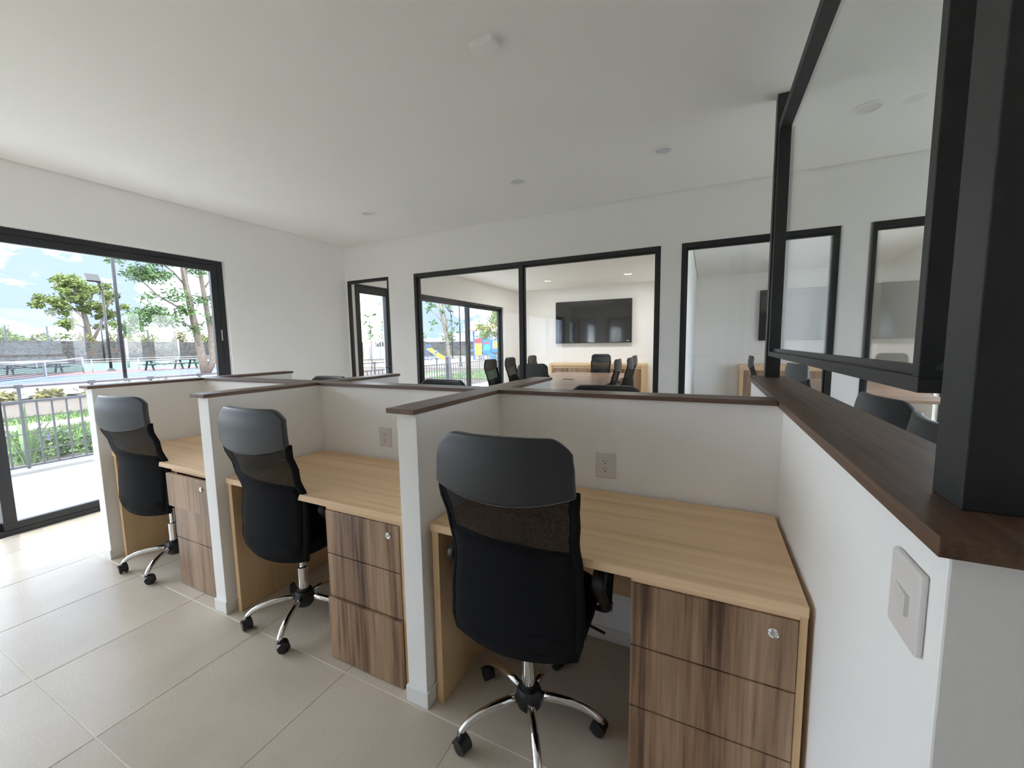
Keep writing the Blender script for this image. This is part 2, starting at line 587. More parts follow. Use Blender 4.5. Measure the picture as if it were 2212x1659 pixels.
# sliding doors in the left wall --------------------------------------------
XF0, XF1 = -4.90, -4.80
def slider(name, label, y0, y1, cuts, tracks):
    """outer frame with sliding sashes between the cuts"""
    t = group_struct(name, label)
    fw_ = 0.052
    frame_part(MB().box(XF0, XF1, y0, y1, HEAD-0.05, HEAD), 'head', t)
    frame_part(MB().box(XF0, XF1, y0, y1, -0.012, 0.04), 'track', t)
    frame_part(MB().box(XF0, XF1, y1-fw_, y1, 0.04, HEAD-0.05), 'jamb', t)
    frame_part(MB().box(XF0, XF1, y0, y0+fw_, 0.04, HEAD-0.05), 'jamb', t)
    for i in range(len(cuts)-1):
        a, b = cuts[i], cuts[i+1]
        xa = XF1-0.046-0.05*tracks[i]
        xb = xa+0.042
        ov = 0.036
        a2 = a-ov if i else y0+fw_
        b2 = b+ov if i < len(cuts)-2 else y1-fw_
        sw = 0.070
        s = bpy.data.objects.new('sash', None)
        COL.objects.link(s)
        s.parent = t
        z0, z1 = 0.042, HEAD-0.052
        frame_part(MB().box(xa, xb, a2, b2, z1-0.062, z1), 'top_rail', s)
        frame_part(MB().box(xa, xb, a2, b2, z0, z0+0.055), 'bottom_rail', s)
        frame_part(MB().box(xa, xb, a2, a2+sw, z0+0.055, z1-0.062), 'stile', s)
        frame_part(MB().box(xa, xb, b2-sw, b2, z0+0.055, z1-0.062), 'stile', s)
        MB().box(xa+0.018, xa+0.024, a2+sw-0.01, b2-sw+0.01, z0+0.05, z1-0.057).build('pane', GLASS, s)
    return t
c1_ = 0.984
d1_ = slider('door_1', 'black framed sliding glass door to the terrace', SL0, 2.668, [SL0, c1_-5.10, c1_-3.40, c1_-1.70, c1_, 2.668], [0, 1, 0, 1, 0])
lk = MB().box(-4.80, -4.793, 2.60, 2.612, 1.50, 1.62)
lk.build('lock_plate', STEEL, d1_, bevel=0.002)
slider('door_3', 'black framed sliding glass door of the meeting room', 5.986, 9.37, [5.986, 7.74, 9.37], [0, 1])
# hinged glass door to the outside
t = group_struct('door_2', 'black framed hinged glass door with lever handle')
frame_part(MB().box(XF0, XF1, 4.458, 5.22, HEAD-0.03, HEAD), 'head', t)
frame_part(MB().box(XF0, XF1, 4.458, 4.498, 0, HEAD-0.03), 'jamb', t)
frame_part(MB().box(XF0, XF1, 5.185, 5.22, 0, HEAD-0.03), 'jamb', t)
lf = bpy.data.objects.new('leaf', None)
COL.objects.link(lf)
lf.parent = t
xa, xb = -4.85, -4.80
frame_part(MB().box(xa, xb, 4.50, 5.183, 2.225, HEAD-0.033), 'top_rail', lf)
frame_part(MB().box(xa, xb, 4.50, 5.183, 0.01, 0.14), 'bottom_rail', lf)
frame_part(MB().box(xa, xb, 4.50, 4.605, 0.14, 2.225), 'stile', lf)
frame_part(MB().box(xa, xb, 5.155, 5.183, 0.14, 2.225), 'stile', lf)
MB().box(-4.828, -4.822, 4.60, 5.158, 0.135, 2.23).build('pane', GLASS, lf)
MB().tube([(-4.80, 5.168, 1.055), (-4.755, 5.168, 1.055), (-4.75, 5.155, 1.055), (-4.75, 5.03, 1.06)], 0.009, 8).build('handle', PLASTIC, lf, smooth=True)
for z0, z1 in ((2.105, 2.21), (1.955, 2.05), (0.3, 0.4)):
    frame_part(MB().box(-4.80, -4.757, 4.424, 4.52, z0, z1), 'hinge', t)
# baseboards on visible full-height walls
def bb(name, x0, x1, y0, y1):
    struct(name, MB().box(x0, x1, y0, y1, 0, 0.065), BASEB, 'pale baseboard at the foot of the wall', bevel=0.002)
bb('baseboard_left', XL, XL+0.009, 2.67, 4.30)
bb('baseboard_back', -3.94, -3.507, YB-0.009, YB)
bb('baseboard_rear', -1.2, XR, -0.9, -0.891)
bb('baseboard_right', XR-0.009, XR, 7.9, YM)

# ------------------------------------------------------------------ desk partitions
CT = 1.186            # top of the caps
CTH = 0.019
part = thing('desk_partition', 'white low partition with dark walnut cap dividing the three desks', 'partition', (-1.6, 1.845, 0))
def rel(mb, o):
    l = Vector(o.location)
    mb.v = [tuple(Vector(v)-l) for v in mb.v]
    return mb
ARM = [(-3.727, -3.598), (-2.399, -2.270), (-1.069, -0.940)]
YS0, YS1 = 1.783, 1.905
rel(MB().box(-3.69, 0.268, 1.797, 1.893, 0, CT-CTH), part).build('spine_wall', WALL, part)
rel(MB().box(-3.727, 0.249, YS0, YS1, CT-CTH, CT), part).build('spine_cap', CAPX, part, bevel=0.0015)
rel(MB().box(-3.60, 0.268, 1.789, 1.797, 0, 0.065), part).build('baseboard', BASEB, part, bevel=0.002)
rel(MB().box(-3.60, 0.268, 1.893, 1.901, 0, 0.065), part).build('baseboard', BASEB, part, bevel=0.002)
for a, b in ARM:
    wa, wb = a+0.034, b-0.004
    rel(MB().box(wa, wb, 1.142, 1.797, 0, CT-CTH), part).build('side_wall', WALL, part, bevel=0.002)
    rel(MB().box(wa, wb, 1.893, 2.548, 0, CT-CTH), part).build('side_wall', WALL, part, bevel=0.002)
    rel(MB().box(a, b, 1.122, YS0-0.0005, CT-CTH, CT), part).build('side_cap', CAPY, part, bevel=0.0015)
    rel(MB().box(a, b, YS1+0.0005, 2.565, CT-CTH, CT), part).build('side_cap', CAPY, part, bevel=0.0015)
    for ya, yb in ((1.134, 1.789), (1.901, 2.556)):
        rel(MB().box(wa-0.008, wb+0.008, ya, yb, 0, 0.065), part).build('baseboard', BASEB, part, bevel=0.002)

# low wall on the right, with an L turn, cap, posts and glazed sash
low = thing('low_wall', 'white low wall with wide walnut cap right of the desks', 'low wall', (0.35, 1.8, 0))
rel(MB().prism([(0.268, 0.636), (1.6, 0.636), (1.6, 0.80), (0.44, 0.80), (0.44, 3.03), (0.268, 3.03)], 0, CT-CTH), low).build('wall_body', WALL, low, bevel=0.003)
capw = MB().prism([(0.250, 0.616), (1.62, 0.616), (1.62, 0.82), (0.455, 0.82), (0.455, 3.05), (0.250, 3.05)], CT-CTH-0.006, CT)
rel(capw, low).build('cap', CAPY, low, bevel=0.0015)
scr = thing('glazed_screen', 'black steel posts carrying a black framed glass sash above the low wall', 'glass screen', (0.36, 1.8, CT))
rel(MB().box(0.312, 0.392, 0.725, 0.803, CT, ZC), scr).build('post', BLACKG, scr, bevel=0.002)
rel(MB().box(0.332, 0.410, 2.932, 3.004, CT, ZC), scr).build('post', BLACKG, scr, bevel=0.002)
SX0, SX1, SY0, SY1, SZ0, SZ1 = 0.341, 0.397, 0.958, 2.932, 1.318, 2.672
rel(MB().box(SX0, SX1, SY0, SY1, SZ0, SZ0+0.028), scr).build('bottom_rail', BLACKG, scr, bevel=0.0015)
rel(MB().box(SX0, SX1, SY0, SY1, SZ1-0.05, SZ1), scr).build('top_rail', BLACKG, scr, bevel=0.0015)
rel(MB().box(SX0, SX1, SY0, SY0+0.026, SZ0+0.028, SZ1-0.05), scr).build('stile', BLACKG, scr, bevel=0.0015)
rel(MB().box(SX0, SX1+0.02, SY1-0.05, SY1, SZ0+0.028, SZ1-0.05), scr).build('stile', BLACKG, scr, bevel=0.0015)
b1 = MB().box(SX0+0.018, SX0+0.026, SY0+0.026, SY1-0.05, SZ0+0.028, SZ0+0.046).box(SX0+0.036, SX0+0.044, SY0+0.026, SY1-0.05, SZ0+0.028, SZ0+0.046)
rel(b1, scr).build('glazing_bead', BLACK, scr)
rel(MB().box(SX0+0.028, SX0+0.034, SY0+0.02, SY1-0.045, SZ0+0.024, SZ1-0.046), scr).build('pane', GLASS, scr)
rel(MB().box(0.362, 0.376, 0.803, SY0, 1.36, 1.372), scr).build('pivot', BLACK, scr)
rel(MB().box(0.352, 0.362, 0.79, 0.806, 1.49, 1.52), scr).build('latch', STEEL, scr, bevel=0.002)
# ------------------------------------------------------------------ desks
def lock_into(dr, x, y, z):
    l = MB().lathe([(0.0, 0), (0.0125, 0), (0.0135, 0.002), (0.012, 0.0045), (0.010, 0.003), (0.008, 0.003), (0.0075, 0.005), (0.0, 0.005)], 24, (0, 0, 0), 'y')
    l.v = [(a, -b, c) for a, b, c in l.v]
    l.f = [tuple(reversed(q)) for q in l.f]
    l.box(-0.0012, 0.0012, -0.0062, -0.0048, -0.0042, 0.0042)
    l.v = [(a+x, b+y, c+z) for a, b, c in l.v]
    o = l.build('lock', CHROME, dr, auto=40)
    o['label'] = 'round chrome drawer lock'
def make_desk(label, x, y, slides):
    t = thing('desk', label, 'desk', (x, y, 0), 0, 'oak desks with walnut drawers')
    W, D = 1.18, 0.60
    MB().box(0, W, 0, D, 0.712, 0.742).build('desktop', OAK, t, bevel=0.0015)
    MB().box(0.0, 0.030, 0.008, D-0.01, 0.0, 0.712).build('side_panel', OAKV, t, bevel=0.001)
    MB().box(1.162, W, 0.006, D-0.01, 0.0, 0.712).build('side_panel', OAKV, t, bevel=0.001)
    MB().box(0.030, 1.162, 0.44, 0.458, 0.36, 0.712).build('modesty_panel', OAK, t, bevel=0.001)
    MB().box(0.742, 1.162, 0.006, 0.020, 0.700, 0.712).build('rail', OAK, t)
    ca = MB().box(0.742, 0.757, 0.022, 0.44, 0.0, 0.700).box(1.147, 1.162, 0.022, 0.44, 0.0, 0.700).box(0.757, 1.147, 0.022, 0.44, 0.69, 0.700).box(0.757, 1.147, 0.425, 0.44, 0, 0.69)
    ca.build('drawer_case', WALNUT, t)
    for (z0, z1), s in zip(((0.004, 0.296), (0.3005, 0.4965), (0.501, 0.698)), slides):
        dr = MB().box(0.743, 1.160, -s, 0.018-s, z0, z1).box(0.765, 1.14, 0.018-s, 0.38-s, z0+0.02, z1-0.04).build('drawer', WALNUT, t, bevel=0.002)
        if z0 > 0.5:
            lock_into(dr, 1.106, -s, 0.652)
    return t
make_desk('oak desk with walnut drawers nearest the right low wall', -0.927, 1.176, (0, 0, 0))
make_desk('oak desk with walnut drawers in the middle bay', -2.246, 1.176, (0.012, 0, 0))
make_desk('oak desk in the bay nearest the terrace, top drawer slightly open', -3.572, 1.192, (0, 0, 0.026))

# ------------------------------------------------------------------ office chair
def interp(tab, z):
    if z <= tab[0][0]: return tab[0][1]
    for (a, p), (b, q) in zip(tab, tab[1:]):
        if z <= b:
            k = (z-a)/(b-a)
            k = k*k*(3-2*k)
            return p+(q-p)*k
    return tab[-1][1]
PROF = [(0.40, -0.175), (0.45, -0.186), (0.55, -0.178), (0.70, -0.168), (0.84, -0.205), (0.95, -0.240), (1.05, -0.242), (1.14, -0.232)]
WID = [(0.395, 0.188), (0.43, 0.212), (0.49, 0.223), (0.58, 0.224), (0.70, 0.217), (0.80, 0.212), (0.90, 0.219), (0.97, 0.224), (1.05, 0.220), (1.10, 0.213), (1.14, 0.204)]
def back_pt(s, z, off=0.0, k=1.0):
    w_ = interp(WID, z)*k
    return Vector((s*w_, interp(PROF, z)+0.040*s*s+off, z))
def back_n(s, z):
    e = 0.004
    a = back_pt(min(s+e, 1), z)-back_pt(s-e, z)
    b = back_pt(s, z+e)-back_pt(s, z-e)
    n = a.cross(b).normalized()
    return n if n.y > 0 else -n
def make_chair(label):
    t = thing('office_chair', label, 'office chair', group='black high-back mesh office chairs')
    # headrest: leather pad with rounded top corners and a sagging lower edge
    def hp(u, v):
        s = -1+2*u
        zb = 0.940+0.036*abs(s)**2.2
        top = 1.146-0.046*max(0, (abs(s)-0.70)/0.30)**2.4
        z = zb+(top-zb)*v
        p = back_pt(s, z, 0, 1.02)
        n = back_n(s, min(z, 1.13))
        return p-n*0.019, n
    h = MB().shell(hp, 44, 8, 0.034).build('headrest', LEATHER, t, smooth=True, bevel=0.0)
    b = h.modifiers.new('round', 'BEVEL'); b.width = 0.009; b.segments = 3; b.limit_method = 'ANGLE'; b.angle_limit = math.radians(50)
    sp = []
    for i in range(25):
        s = -0.97+1.94*i/24
        z = 0.944+0.036*abs(s)**2.2
        sp.append(back_pt(s, z)-back_n(s, z)*0.0195)
    MB().tube(sp, 0.0013, 5).build('seam', STITCH, h, smooth=True)
    # net
    def mp_(u, v):
        s = (-1+2*u)*0.97
        z = 0.43+(0.968-0.43)*v
        return back_pt(s, z)-back_n(s, z)*0.006, back_n(s, z)
    nb = MB()
    for i in range(15):
        for j in range(23):
            nb.v.append(tuple(mp_(i/14, j/22)[0]))
    for i in range(14):
        for j in range(22):
            a = i*23+j
            nb.f.append((a, a+23, a+24, a+1))
    nb.build('mesh_panel', NET, t, smooth=True)
    # padded lower back
    def lp(u, v):
        s = (-1+2*u)*0.95
        top = 0.785-0.018*s
        lo = 0.412-0.012*(1-s*s)
        z = lo+(top-lo)*v
        return back_pt(s, z)-back_n(s, max(z, 0.42))*0.0075, back_n(s, max(z, 0.42))
    MB().shell(lp, 14, 10, 0.022).build('lumbar_pad', FABRIC, t, smooth=True)
    # tubular frame around the back
    fp = [back_pt(-1, z, 0.004) for z in [0.985-0.03*i for i in range(19)]]
    bot = [back_pt(-1+2*i/10, 0.425-0.020*(1-(-1+2*i/10)**2), 0.004) for i in range(0, 11)]
    fr = fp[:-1]+bot+[Vector((-p.x, p.y, p.z)) for p in reversed(fp[:-1])]
    MB().tube(fr, [(0.012, 0.017)]*len(fr), 8).build('back_frame', FABRIC, t, smooth=True)
    # seat cushion (superellipse, waterfall front)
    sm = MB()
    n = 28
    rings = [(0.80, 0.432), (0.97, 0.440), (1.0, 0.462), (0.99, 0.490), (0.92, 0.506), (0.6, 0.512), (0.0, 0.514)]
    for k, z in rings:
        for j in range(n):
            a = 2*math.pi*j/n
            c, q = math.cos(a), math.sin(a)
            x = 0.235*math.copysign(abs(c)**0.45, c)*k
            yy = 0.225*math.copysign(abs(q)**0.45, q)*k+0.035
            sm.v.append((x, yy, z-0.03*max(0, yy-0.12)))
    for r in range(len(rings)-1):
        for j in range(n):
            a, b2 = r*n+j, r*n+(j+1) % n
            sm.f.append((a, b2, b2+n, a+n))
    sm.f.append(tuple(range(n-1, -1, -1)))
    sm.build('seat', FABRIC, t, smooth=True)
    # tilt mechanism, knob, lever
    MB().box(-0.09, 0.09, -0.10, 0.12, 0.395, 0.434).build('tilt_mechanism', PLASTIC, t, bevel=0.01)
    MB().lathe([(0, 0.352), (0.022, 0.352), (0.024, 0.358), (0.024, 0.388), (0.012, 0.396), (0, 0.396)], 12, (0, -0.06, 0)).build('tension_knob', PLASTIC, t, auto=40)
    MB().tube([(0.08, 0.06, 0.41), (0.2, 0.06, 0.405), (0.27, 0.06, 0.385)], 0.005, 6).build('height_lever', PLASTIC, t, smooth=True)
    # arms
    for sx in (-1, 1):
        X = 0.268*sx
        path = [(X*0.86, 0.10, 0.448), (X, 0.08, 0.462), (X, 0.035, 0.52), (X, -0.045, 0.60), (X, -0.085, 0.648), (X, -0.06, 0.672), (X, 0.05, 0.676),
                (X, 0.15, 0.672), (X, 0.185, 0.655), (X, 0.17, 0.61), (X, 0.125, 0.53), (X, 0.10, 0.47)]
        pts = []
        for i in range(len(path)-1):
            p0, p1, p2, p3 = [Vector(path[max(0, min(len(path)-1, i+q))]) for q in (-1, 0, 1, 2)]
            for k in range(4):
                f = k/4
                pts.append(0.5*((2*p1)+(p2-p0)*f+(2*p0-5*p1+4*p2-p3)*f*f+(3*p1-p0-3*p2+p3)*f**3))
        pts.append(Vector(path[-1]))
        ar = MB().tube(pts, [(0.019, 0.010)]*len(pts), 8, flat=(1, 0, 0)).build('armrest', PLASTIC, t, smooth=True)
        MB().tube([(X, -0.012, 0.583), (X, 0.012, 0.555), (X, 0.045, 0.51), (X, 0.060, 0.492)], [(0.009, 0.0118)]*4, 6, flat=(1, 0, 0)).build('chrome_strip', CHROME, ar, smooth=True)
        MB().lathe([(0, 0), (0.016, 0), (0.018, 0.003*sx), (0.016, 0.007*sx), (0, 0.008*sx)], 16, (X+0.018*sx, 0.085, 0.475), 'x').build('bolt_cap', CHROME, ar, auto=40)
    # gas lift, hub, legs, casters
    MB().lathe([(0, 0.10), (0.025, 0.10), (0.025, 0.27), (0.014, 0.272), (0.014, 0.40), (0, 0.40)], 20).build('gas_lift', CHROME, t, auto=40)
    MB().lathe([(0, 0.062), (0.036, 0.062), (0.046, 0.075), (0.047, 0.125), (0.040, 0.142), (0.030, 0.146), (0.030, 0.155), (0, 0.155)], 24).build('base_hub', PLASTIC, t, auto=40)
    lp_ = [(0.03, 0.112), (0.09, 0.116), (0.15, 0.112), (0.20, 0.101), (0.235, 0.086), (0.258, 0.068), (0.266, 0.052)]
    a0 = math.radians(-63)
    for k in range(5):
        a = a0+k*2*math.pi/5
        c, q = math.cos(a), math.sin(a)
        MB().tube([(c*r, q*r, z) for r, z in lp_], [(0.0165, 0.015), (0.017, 0.015), (0.0165, 0.0145), (0.016, 0.014), (0.0155, 0.0135), (0.015, 0.013), (0.0145, 0.013)], 12).build('base_leg', CHROME, t, smooth=True)
        # caster: trailing twin wheels under a hood
        tr = a+2.2+0.9*math.sin(k*2.4)
        cx_, cy_ = c*0.272+0.016*math.cos(tr), q*0.272+0.016*math.sin(tr)
        ax, ay = -math.sin(tr), math.cos(tr)
        hood = MB()
        R = 0.0285
        nn = 12
        for side in (-1, 1):
            for j in range(nn+1):
                an = math.radians(-18+j*(190/nn))
                for rr in (R, R-0.004):
                    px = math.cos(an)*rr
                    hood.v.append((cx_+math.cos(tr)*px+ax*0.011*side*2, cy_+math.sin(tr)*px+ay*0.011*side*2, 0.026+math.sin(an)*rr))
        m2 = 2*(nn+1)
        for j in range(nn):
            o_, i_ = 2*j, 2*j+1
            hood.f += [(o_, o_+2, o_+2+m2, o_+m2), (i_, i_+m2, i_+2+m2, i_+2), (o_, i_, i_+2, o_+2), (o_+m2, o_+2+m2, i_+2+m2, i_+m2)]
        hood.tube([(c*0.266, q*0.266, 0.028), (c*0.266, q*0.266, 0.062)], 0.011, 8)
        ho = hood.build('caster', PLASTIC, t, auto=40)
        for side in (-1, 1):
            wh = MB().lathe([(0, 0.004), (0.019, 0.004), (0.0245, 0.007), (0.0255, 0.012), (0.0245, 0.019), (0.017, 0.0215), (0, 0.0225)], 16, (0, 0, 0), 'x')
            vv = []
            for x_, y_, z_ in wh.v:
                x_ *= side
                vv.append((cx_+ax*x_+math.cos(tr)*y_, cy_+ay*x_+math.sin(tr)*y_, 0.0256+z_))
            wh.v = vv
            wh.build('wheel', PLASTIC, ho, auto=40)
    return t
ch = make_chair('black office chair with chrome base nearest the viewer')
ch.location = (-0.562, 1.262, 0)
ch.rotation_euler = (0, 0, math.radians(3))
CG = 'black high-back mesh office chairs'
place(ch, (-1.88, 1.315, -0.0), math.radians(2), 'black office chair at the middle desk')
place(ch, (-3.165, 1.315, 0), math.radians(8), 'black office chair at the desk nearest the terrace door')
# chairs on the far side of the partition: only their tops show
place(ch, (-3.10, 2.36, 0), math.pi+0.05, 'black office chair top just showing behind the desk in the terrace bay')
place(ch, (-1.86, 2.36, 0), math.pi-0.06, 'black office chair top showing behind the partition of the middle bay')
place(ch, (-0.56, 2.30, 0), math.pi+0.04, 'black office chair top showing behind the partition of the nearest bay')
# meeting room chairs
place(ch, (-2.12, 5.22, 0), 0.0, 'black chair at the near end of the meeting table, back to the glass')
place(ch, (-2.22, 9.15, 0), math.pi, 'black chair at the far end of the meeting table below the screen')
place(ch, (-3.30, 6.35, 0), -math.pi/2, 'black chair left of the meeting table, nearest of three before the glass door')
place(ch, (-3.33, 7.22, 0), -math.pi/2, 'black chair left of the meeting table, middle one beside the mullion')
place(ch, (-3.36, 8.42, 0), -math.pi/2, 'black chair left of the meeting table, farthest one')
place(ch, (-1.50, 6.60, 0), math.pi/2, 'black chair right of the meeting table, nearest of three')
place(ch, (-1.42, 7.28, 0), math.pi/2, 'black chair right of the meeting table, middle of three')
place(ch, (-1.52, 8.40, 0), math.pi/2, 'black chair right of the meeting table, farthest of three')
place(ch, (0.92, 8.15, 0), -math.pi/2, 'black chair before the cabinet of the second meeting room')
place(ch, (1.12, 5.55, 0), -math.pi/2+0.3, 'black chair nearest the pane of the second meeting room')
place(ch, (0.90, 1.78, 0), -math.pi/2-0.1, 'black chair beyond the low wall, the nearer one seen under the black sash')
place(ch, (0.96, 2.48, 0), -math.pi/2+0.15, 'black chair beyond the low wall, the farther one seen under the black sash')

# ------------------------------------------------------------------ outlets and switch
def outlet(label, x, z):
    t = thing('power_outlet', label, 'power outlet', (x, 1.797, z), 0, 'white duplex power outlets')
    pl = MB().box(-0.045, 0.045, -0.008, 0, -0.0585, 0.0585).build('plate', WHITEP, t, bevel=0.004, seg=3)
    MB().box(-0.0235, 0.0235, -0.0085, -0.004, -0.034, 0.034).build('gap_line', GREYP, t)
    MB().box(-0.0225, 0.0225, -0.0095, -0.004, -0.033, 0.033).build('receptacle', WHITEP, t, bevel=0.001)
    for dz in (0.019, -0.019):
        MB().box(-0.0082, -0.0058, -0.0101, -0.009, dz-0.001, dz+0.0075).build('slot', DARKP, t)
        MB().box(0.0058, 0.0082, -0.0101, -0.009, dz-0.001, dz+0.006).build('slot', DARKP, t)
        MB().lathe([(0, -0.009), (0.0028, -0.009), (0.0028, -0.0102), (0, -0.0102)], 10, (0, 0, dz-0.0085), 'y').build('ground_hole', DARKP, t)
    return t
outlet('white power outlet on the partition above the nearest desk', -0.402, 0.857)
outlet('white power outlet on the partition above the middle desk', -1.722, 0.871)
t = thing('light_switch', 'white light switch plate on the low wall under the walnut cap', 'light switch', (0.268, 0.716, 1.052))
MB().box(-0.010, 0, -0.045, 0.045, -0.058, 0.058).build('plate', WHITEP, t, bevel=0.005, seg=3)
rk = MB().prism([(-0.009, -0.0215), (-0.0155, -0.0215), (-0.0108, 0.0215), (-0.009, 0.0215)], -0.015, 0.015)
rk.build('rocker', WHITEP, t, bevel=0.0008)

# ------------------------------------------------------------------ ceiling fittings
FILL = 1.3  # power of the fill added at the meeting room downlights
def downlight(label, x, y, z=ZC, r=0.082, power=0):
    t = thing('downlight', label, 'downlight', (x, y, z), 0, 'round recessed ceiling downlights')
    MB().lathe([(r*0.70, 0.004), (r*0.72, -0.006), (r*0.80, -0.012), (r*0.96, -0.009), (r, 0.0), (r*0.98, 0.001)], 40).build('trim_ring', WHITEC, t, smooth=True)
    MB().lathe([(0, -0.0005), (r*0.70, -0.0005), (r*0.70, 0.0003)], 32).build('diffuser', GREYP, t)
    if power:
        ld = bpy.data.lights.new('meeting_fill', 'AREA')  # fill light added to brighten the meeting room, the fittings look off
        ld.shape = 'DISK'
        ld.size = r*1.3
        ld.energy = power
        ld.color = (1.0, 0.985, 0.965)
        lo_ = bpy.data.objects.new('meeting_fill', ld)
        COL.objects.link(lo_)
        lo_.parent = t
        lo_.location = (0, 0, -0.009)
downlight('round ceiling downlight nearest the left wall', -3.334, 3.367)
downlight('round ceiling downlight above the two-pane meeting room glazing', -1.542, 3.357)
downlight('round ceiling downlight beside the black steel post', -0.338, 3.350)
downlight('round ceiling downlight seen through the black framed sash', 0.856, 3.354)
downlight('round downlight in the meeting room, left of the screen', -3.318, 8.77, power=FILL)
downlight('round downlight in the meeting room above the screen', -1.531, 8.77, power=FILL)
downlight('round downlight in the second meeting room', 0.90, 8.80)
t = thing('ceiling_box', 'small square white cover box on the ceiling', 'ceiling box', (-0.996, 1.806, ZC), math.radians(-2))
MB().box(-0.064, 0.064, -0.041, 0.041, -0.028, 0).build('cover', WHITEC, t, bevel=0.006, seg=3)
MB().box(-0.066, 0.066, -0.043, 0.043, -0.004, 0).build('back_plate', WHITEC, t)

# ------------------------------------------------------------------ meeting rooms
def table(label, x, y, W, D):
    t = thing('meeting_table', label, 'meeting table', (x, y, 0), 0, 'walnut meeting tables')
    MB().box(-W/2, W/2, -D/2, D/2, 0.715, 0.75).build('table_top', TABLEW, t, bevel=0.002)
    MB().box(-W/2+0.35, W/2-0.35, -D/2+0.5, -D/2+0.54, 0, 0.715).build('leg_panel', WALNUT, t)
    MB().box(-W/2+0.35, W/2-0.35, D/2-0.54, D/2-0.5, 0, 0.715).build('leg_panel', WALNUT, t)
    MB().box(-0.02, 0.02, -D/2+0.54, D/2-0.54, 0.15, 0.715).build('spine_panel', WALNUT, t)
    gr = MB().box(-0.10, 0.10, -0.075, 0.075, 0.7495, 0.753).build('cable_flap', PLASTIC, t, bevel=0.001)
    MB().box(-0.09, 0.09, -0.065, 0.065, 0.753, 0.7538).build('flap_lid', DARKP, gr)
table('walnut meeting table behind the two-pane glass wall', -2.275, 7.05, 1.69, 3.5)
table('walnut meeting table of the second meeting room, seen under the sash', 1.76, 6.98, 1.2, 2.6)
def cabinet(label, x0, x1):
    t = thing('sideboard', label, 'cabinet', ((x0+x1)/2, 9.95, 0), 0, 'oak and walnut sideboards')
    W = (x1-x0)/2
    MB().box(-W, W, -0.22, 0.24, 0.845, 0.90).build('top_board', OAK, t, bevel=0.002)
    for s in (-1, 1):
        a, b = sorted((s*W, s*(W-0.075)))
        MB().box(a, b, -0.215, 0.24, 0, 0.845).build('side_board', OAKV, t, bevel=0.002)
    MB().box(-W+0.075, W-0.075, 0.0, 0.24, 0.0, 0.845).build('case', WALNUT, t)
    MB().box(-W+0.075, W-0.075, -0.19, -0.17, 0.78, 0.845).build('rail', OAK, t)
    n = 4
    dw = (2*W-0.15)/n
    for i in range(n):
        a = -W+0.075+dw*i
        d = MB().box(a+0.003, a+dw-0.003, -0.19, -0.172, 0.02, 0.776).build('cabinet_door', WALNUT, t, bevel=0.002)
        hx = a+dw-0.06 if i % 2 == 0 else a+0.06
        MB().tube([(hx, -0.19, 0.66), (hx, -0.215, 0.66), (hx, -0.215, 0.74), (hx, -0.19, 0.74)], 0.006, 8).build('handle', CHROME, d, smooth=True)
cabinet('oak framed sideboard with walnut doors below the wide screen', -3.66, -1.29)
cabinet('oak framed sideboard of the second meeting room', 0.64, 2.7)
def tv(label, x0, x1, z0, z1):
    t = thing('television', label, 'television', ((x0+x1)/2, 10.12, (z0+z1)/2), 0, 'wall mounted flat screens')
    W, H = (x1-x0)/2, (z1-z0)/2
    MB().box(-W, W, -0.02, 0.03, -H, H).build('housing', PLASTIC, t, bevel=0.004)
    MB().box(-W+0.012, W-0.012, -0.0225, -0.018, -H+0.02, H-0.012).build('screen', SCREEN, t)
    MB().box(-0.25, 0.25, 0.03, 0.079, -0.2, 0.2).build('wall_bracket', PLASTIC, t)
    MB().box(W-0.115, W-0.055, -0.0235, -0.021, -H+0.045, -H+0.062).build('badge', WHITEP, t, bevel=0.003)
tv('wide black television on the meeting room end wall', -3.60, -1.655, 1.402, 2.472)
tv('black television of the second meeting room, its edge beside the steel post', 0.99, 2.6, 1.40, 2.46)
# ------------------------------------------------------------------ outside: materials
CONC = plain('terrace_concrete', (0.33, 0.327, 0.315), 0.6, noise=0.06, nscale=3, world=True)
SOIL = plain('soil', (0.07, 0.053, 0.038), 0.95, noise=0.35, nscale=6, world=True)
LAWN = plain('lawn', (0.075, 0.135, 0.028), 0.95, noise=0.35, nscale=9, world=True)
PATH = plain('pink_paving', (0.135, 0.104, 0.10), 0.85, noise=0.08, nscale=4, world=True)
SAND = plain('playground_sand', (0.15, 0.123, 0.093), 0.95, noise=0.15, nscale=2, world=True)
CBLUE = plain('court_blue', (0.027, 0.05, 0.135), 0.7, noise=0.05, nscale=1, world=True)
CRED = plain('court_red', (0.115, 0.052, 0.048), 0.75, noise=0.06, nscale=1, world=True)
CGREEN = plain('court_green', (0.038, 0.095, 0.068), 0.75, noise=0.05, nscale=1, world=True)
WLINE = plain('white_paint', (0.30, 0.30, 0.30), 0.6)
RAILM = plain('grey_railing', (0.07, 0.07, 0.085), 0.5)
GALV = plain('galvanised_pipe', (0.42, 0.44, 0.45), 0.45, 0.3)
DGREEN = plain('dark_green_metal', (0.006, 0.022, 0.018), 0.5)
BARK = plain('bark', (0.17, 0.138, 0.11), 0.9, noise=0.3, nscale=12)
LEAF1 = plain('leaf_green', (0.075, 0.14, 0.035), 0.6, noise=0.5, nscale=1.6)
LEAF2 = plain('leaf_olive', (0.15, 0.19, 0.05), 0.7, noise=0.5, nscale=0.6)
LEAF3 = plain('leaf_dry', (0.17, 0.155, 0.05), 0.8, noise=0.4, nscale=0.8)
BLADE = plain('sword_leaf', (0.16, 0.26, 0.10), 0.5, noise=0.3, nscale=5)
PURPLE = plain('purple_petal', (0.10, 0.065, 0.22), 0.7)
ROCKW = plain('pale_rubble', (0.19, 0.187, 0.178), 0.9, noise=0.2, nscale=3)
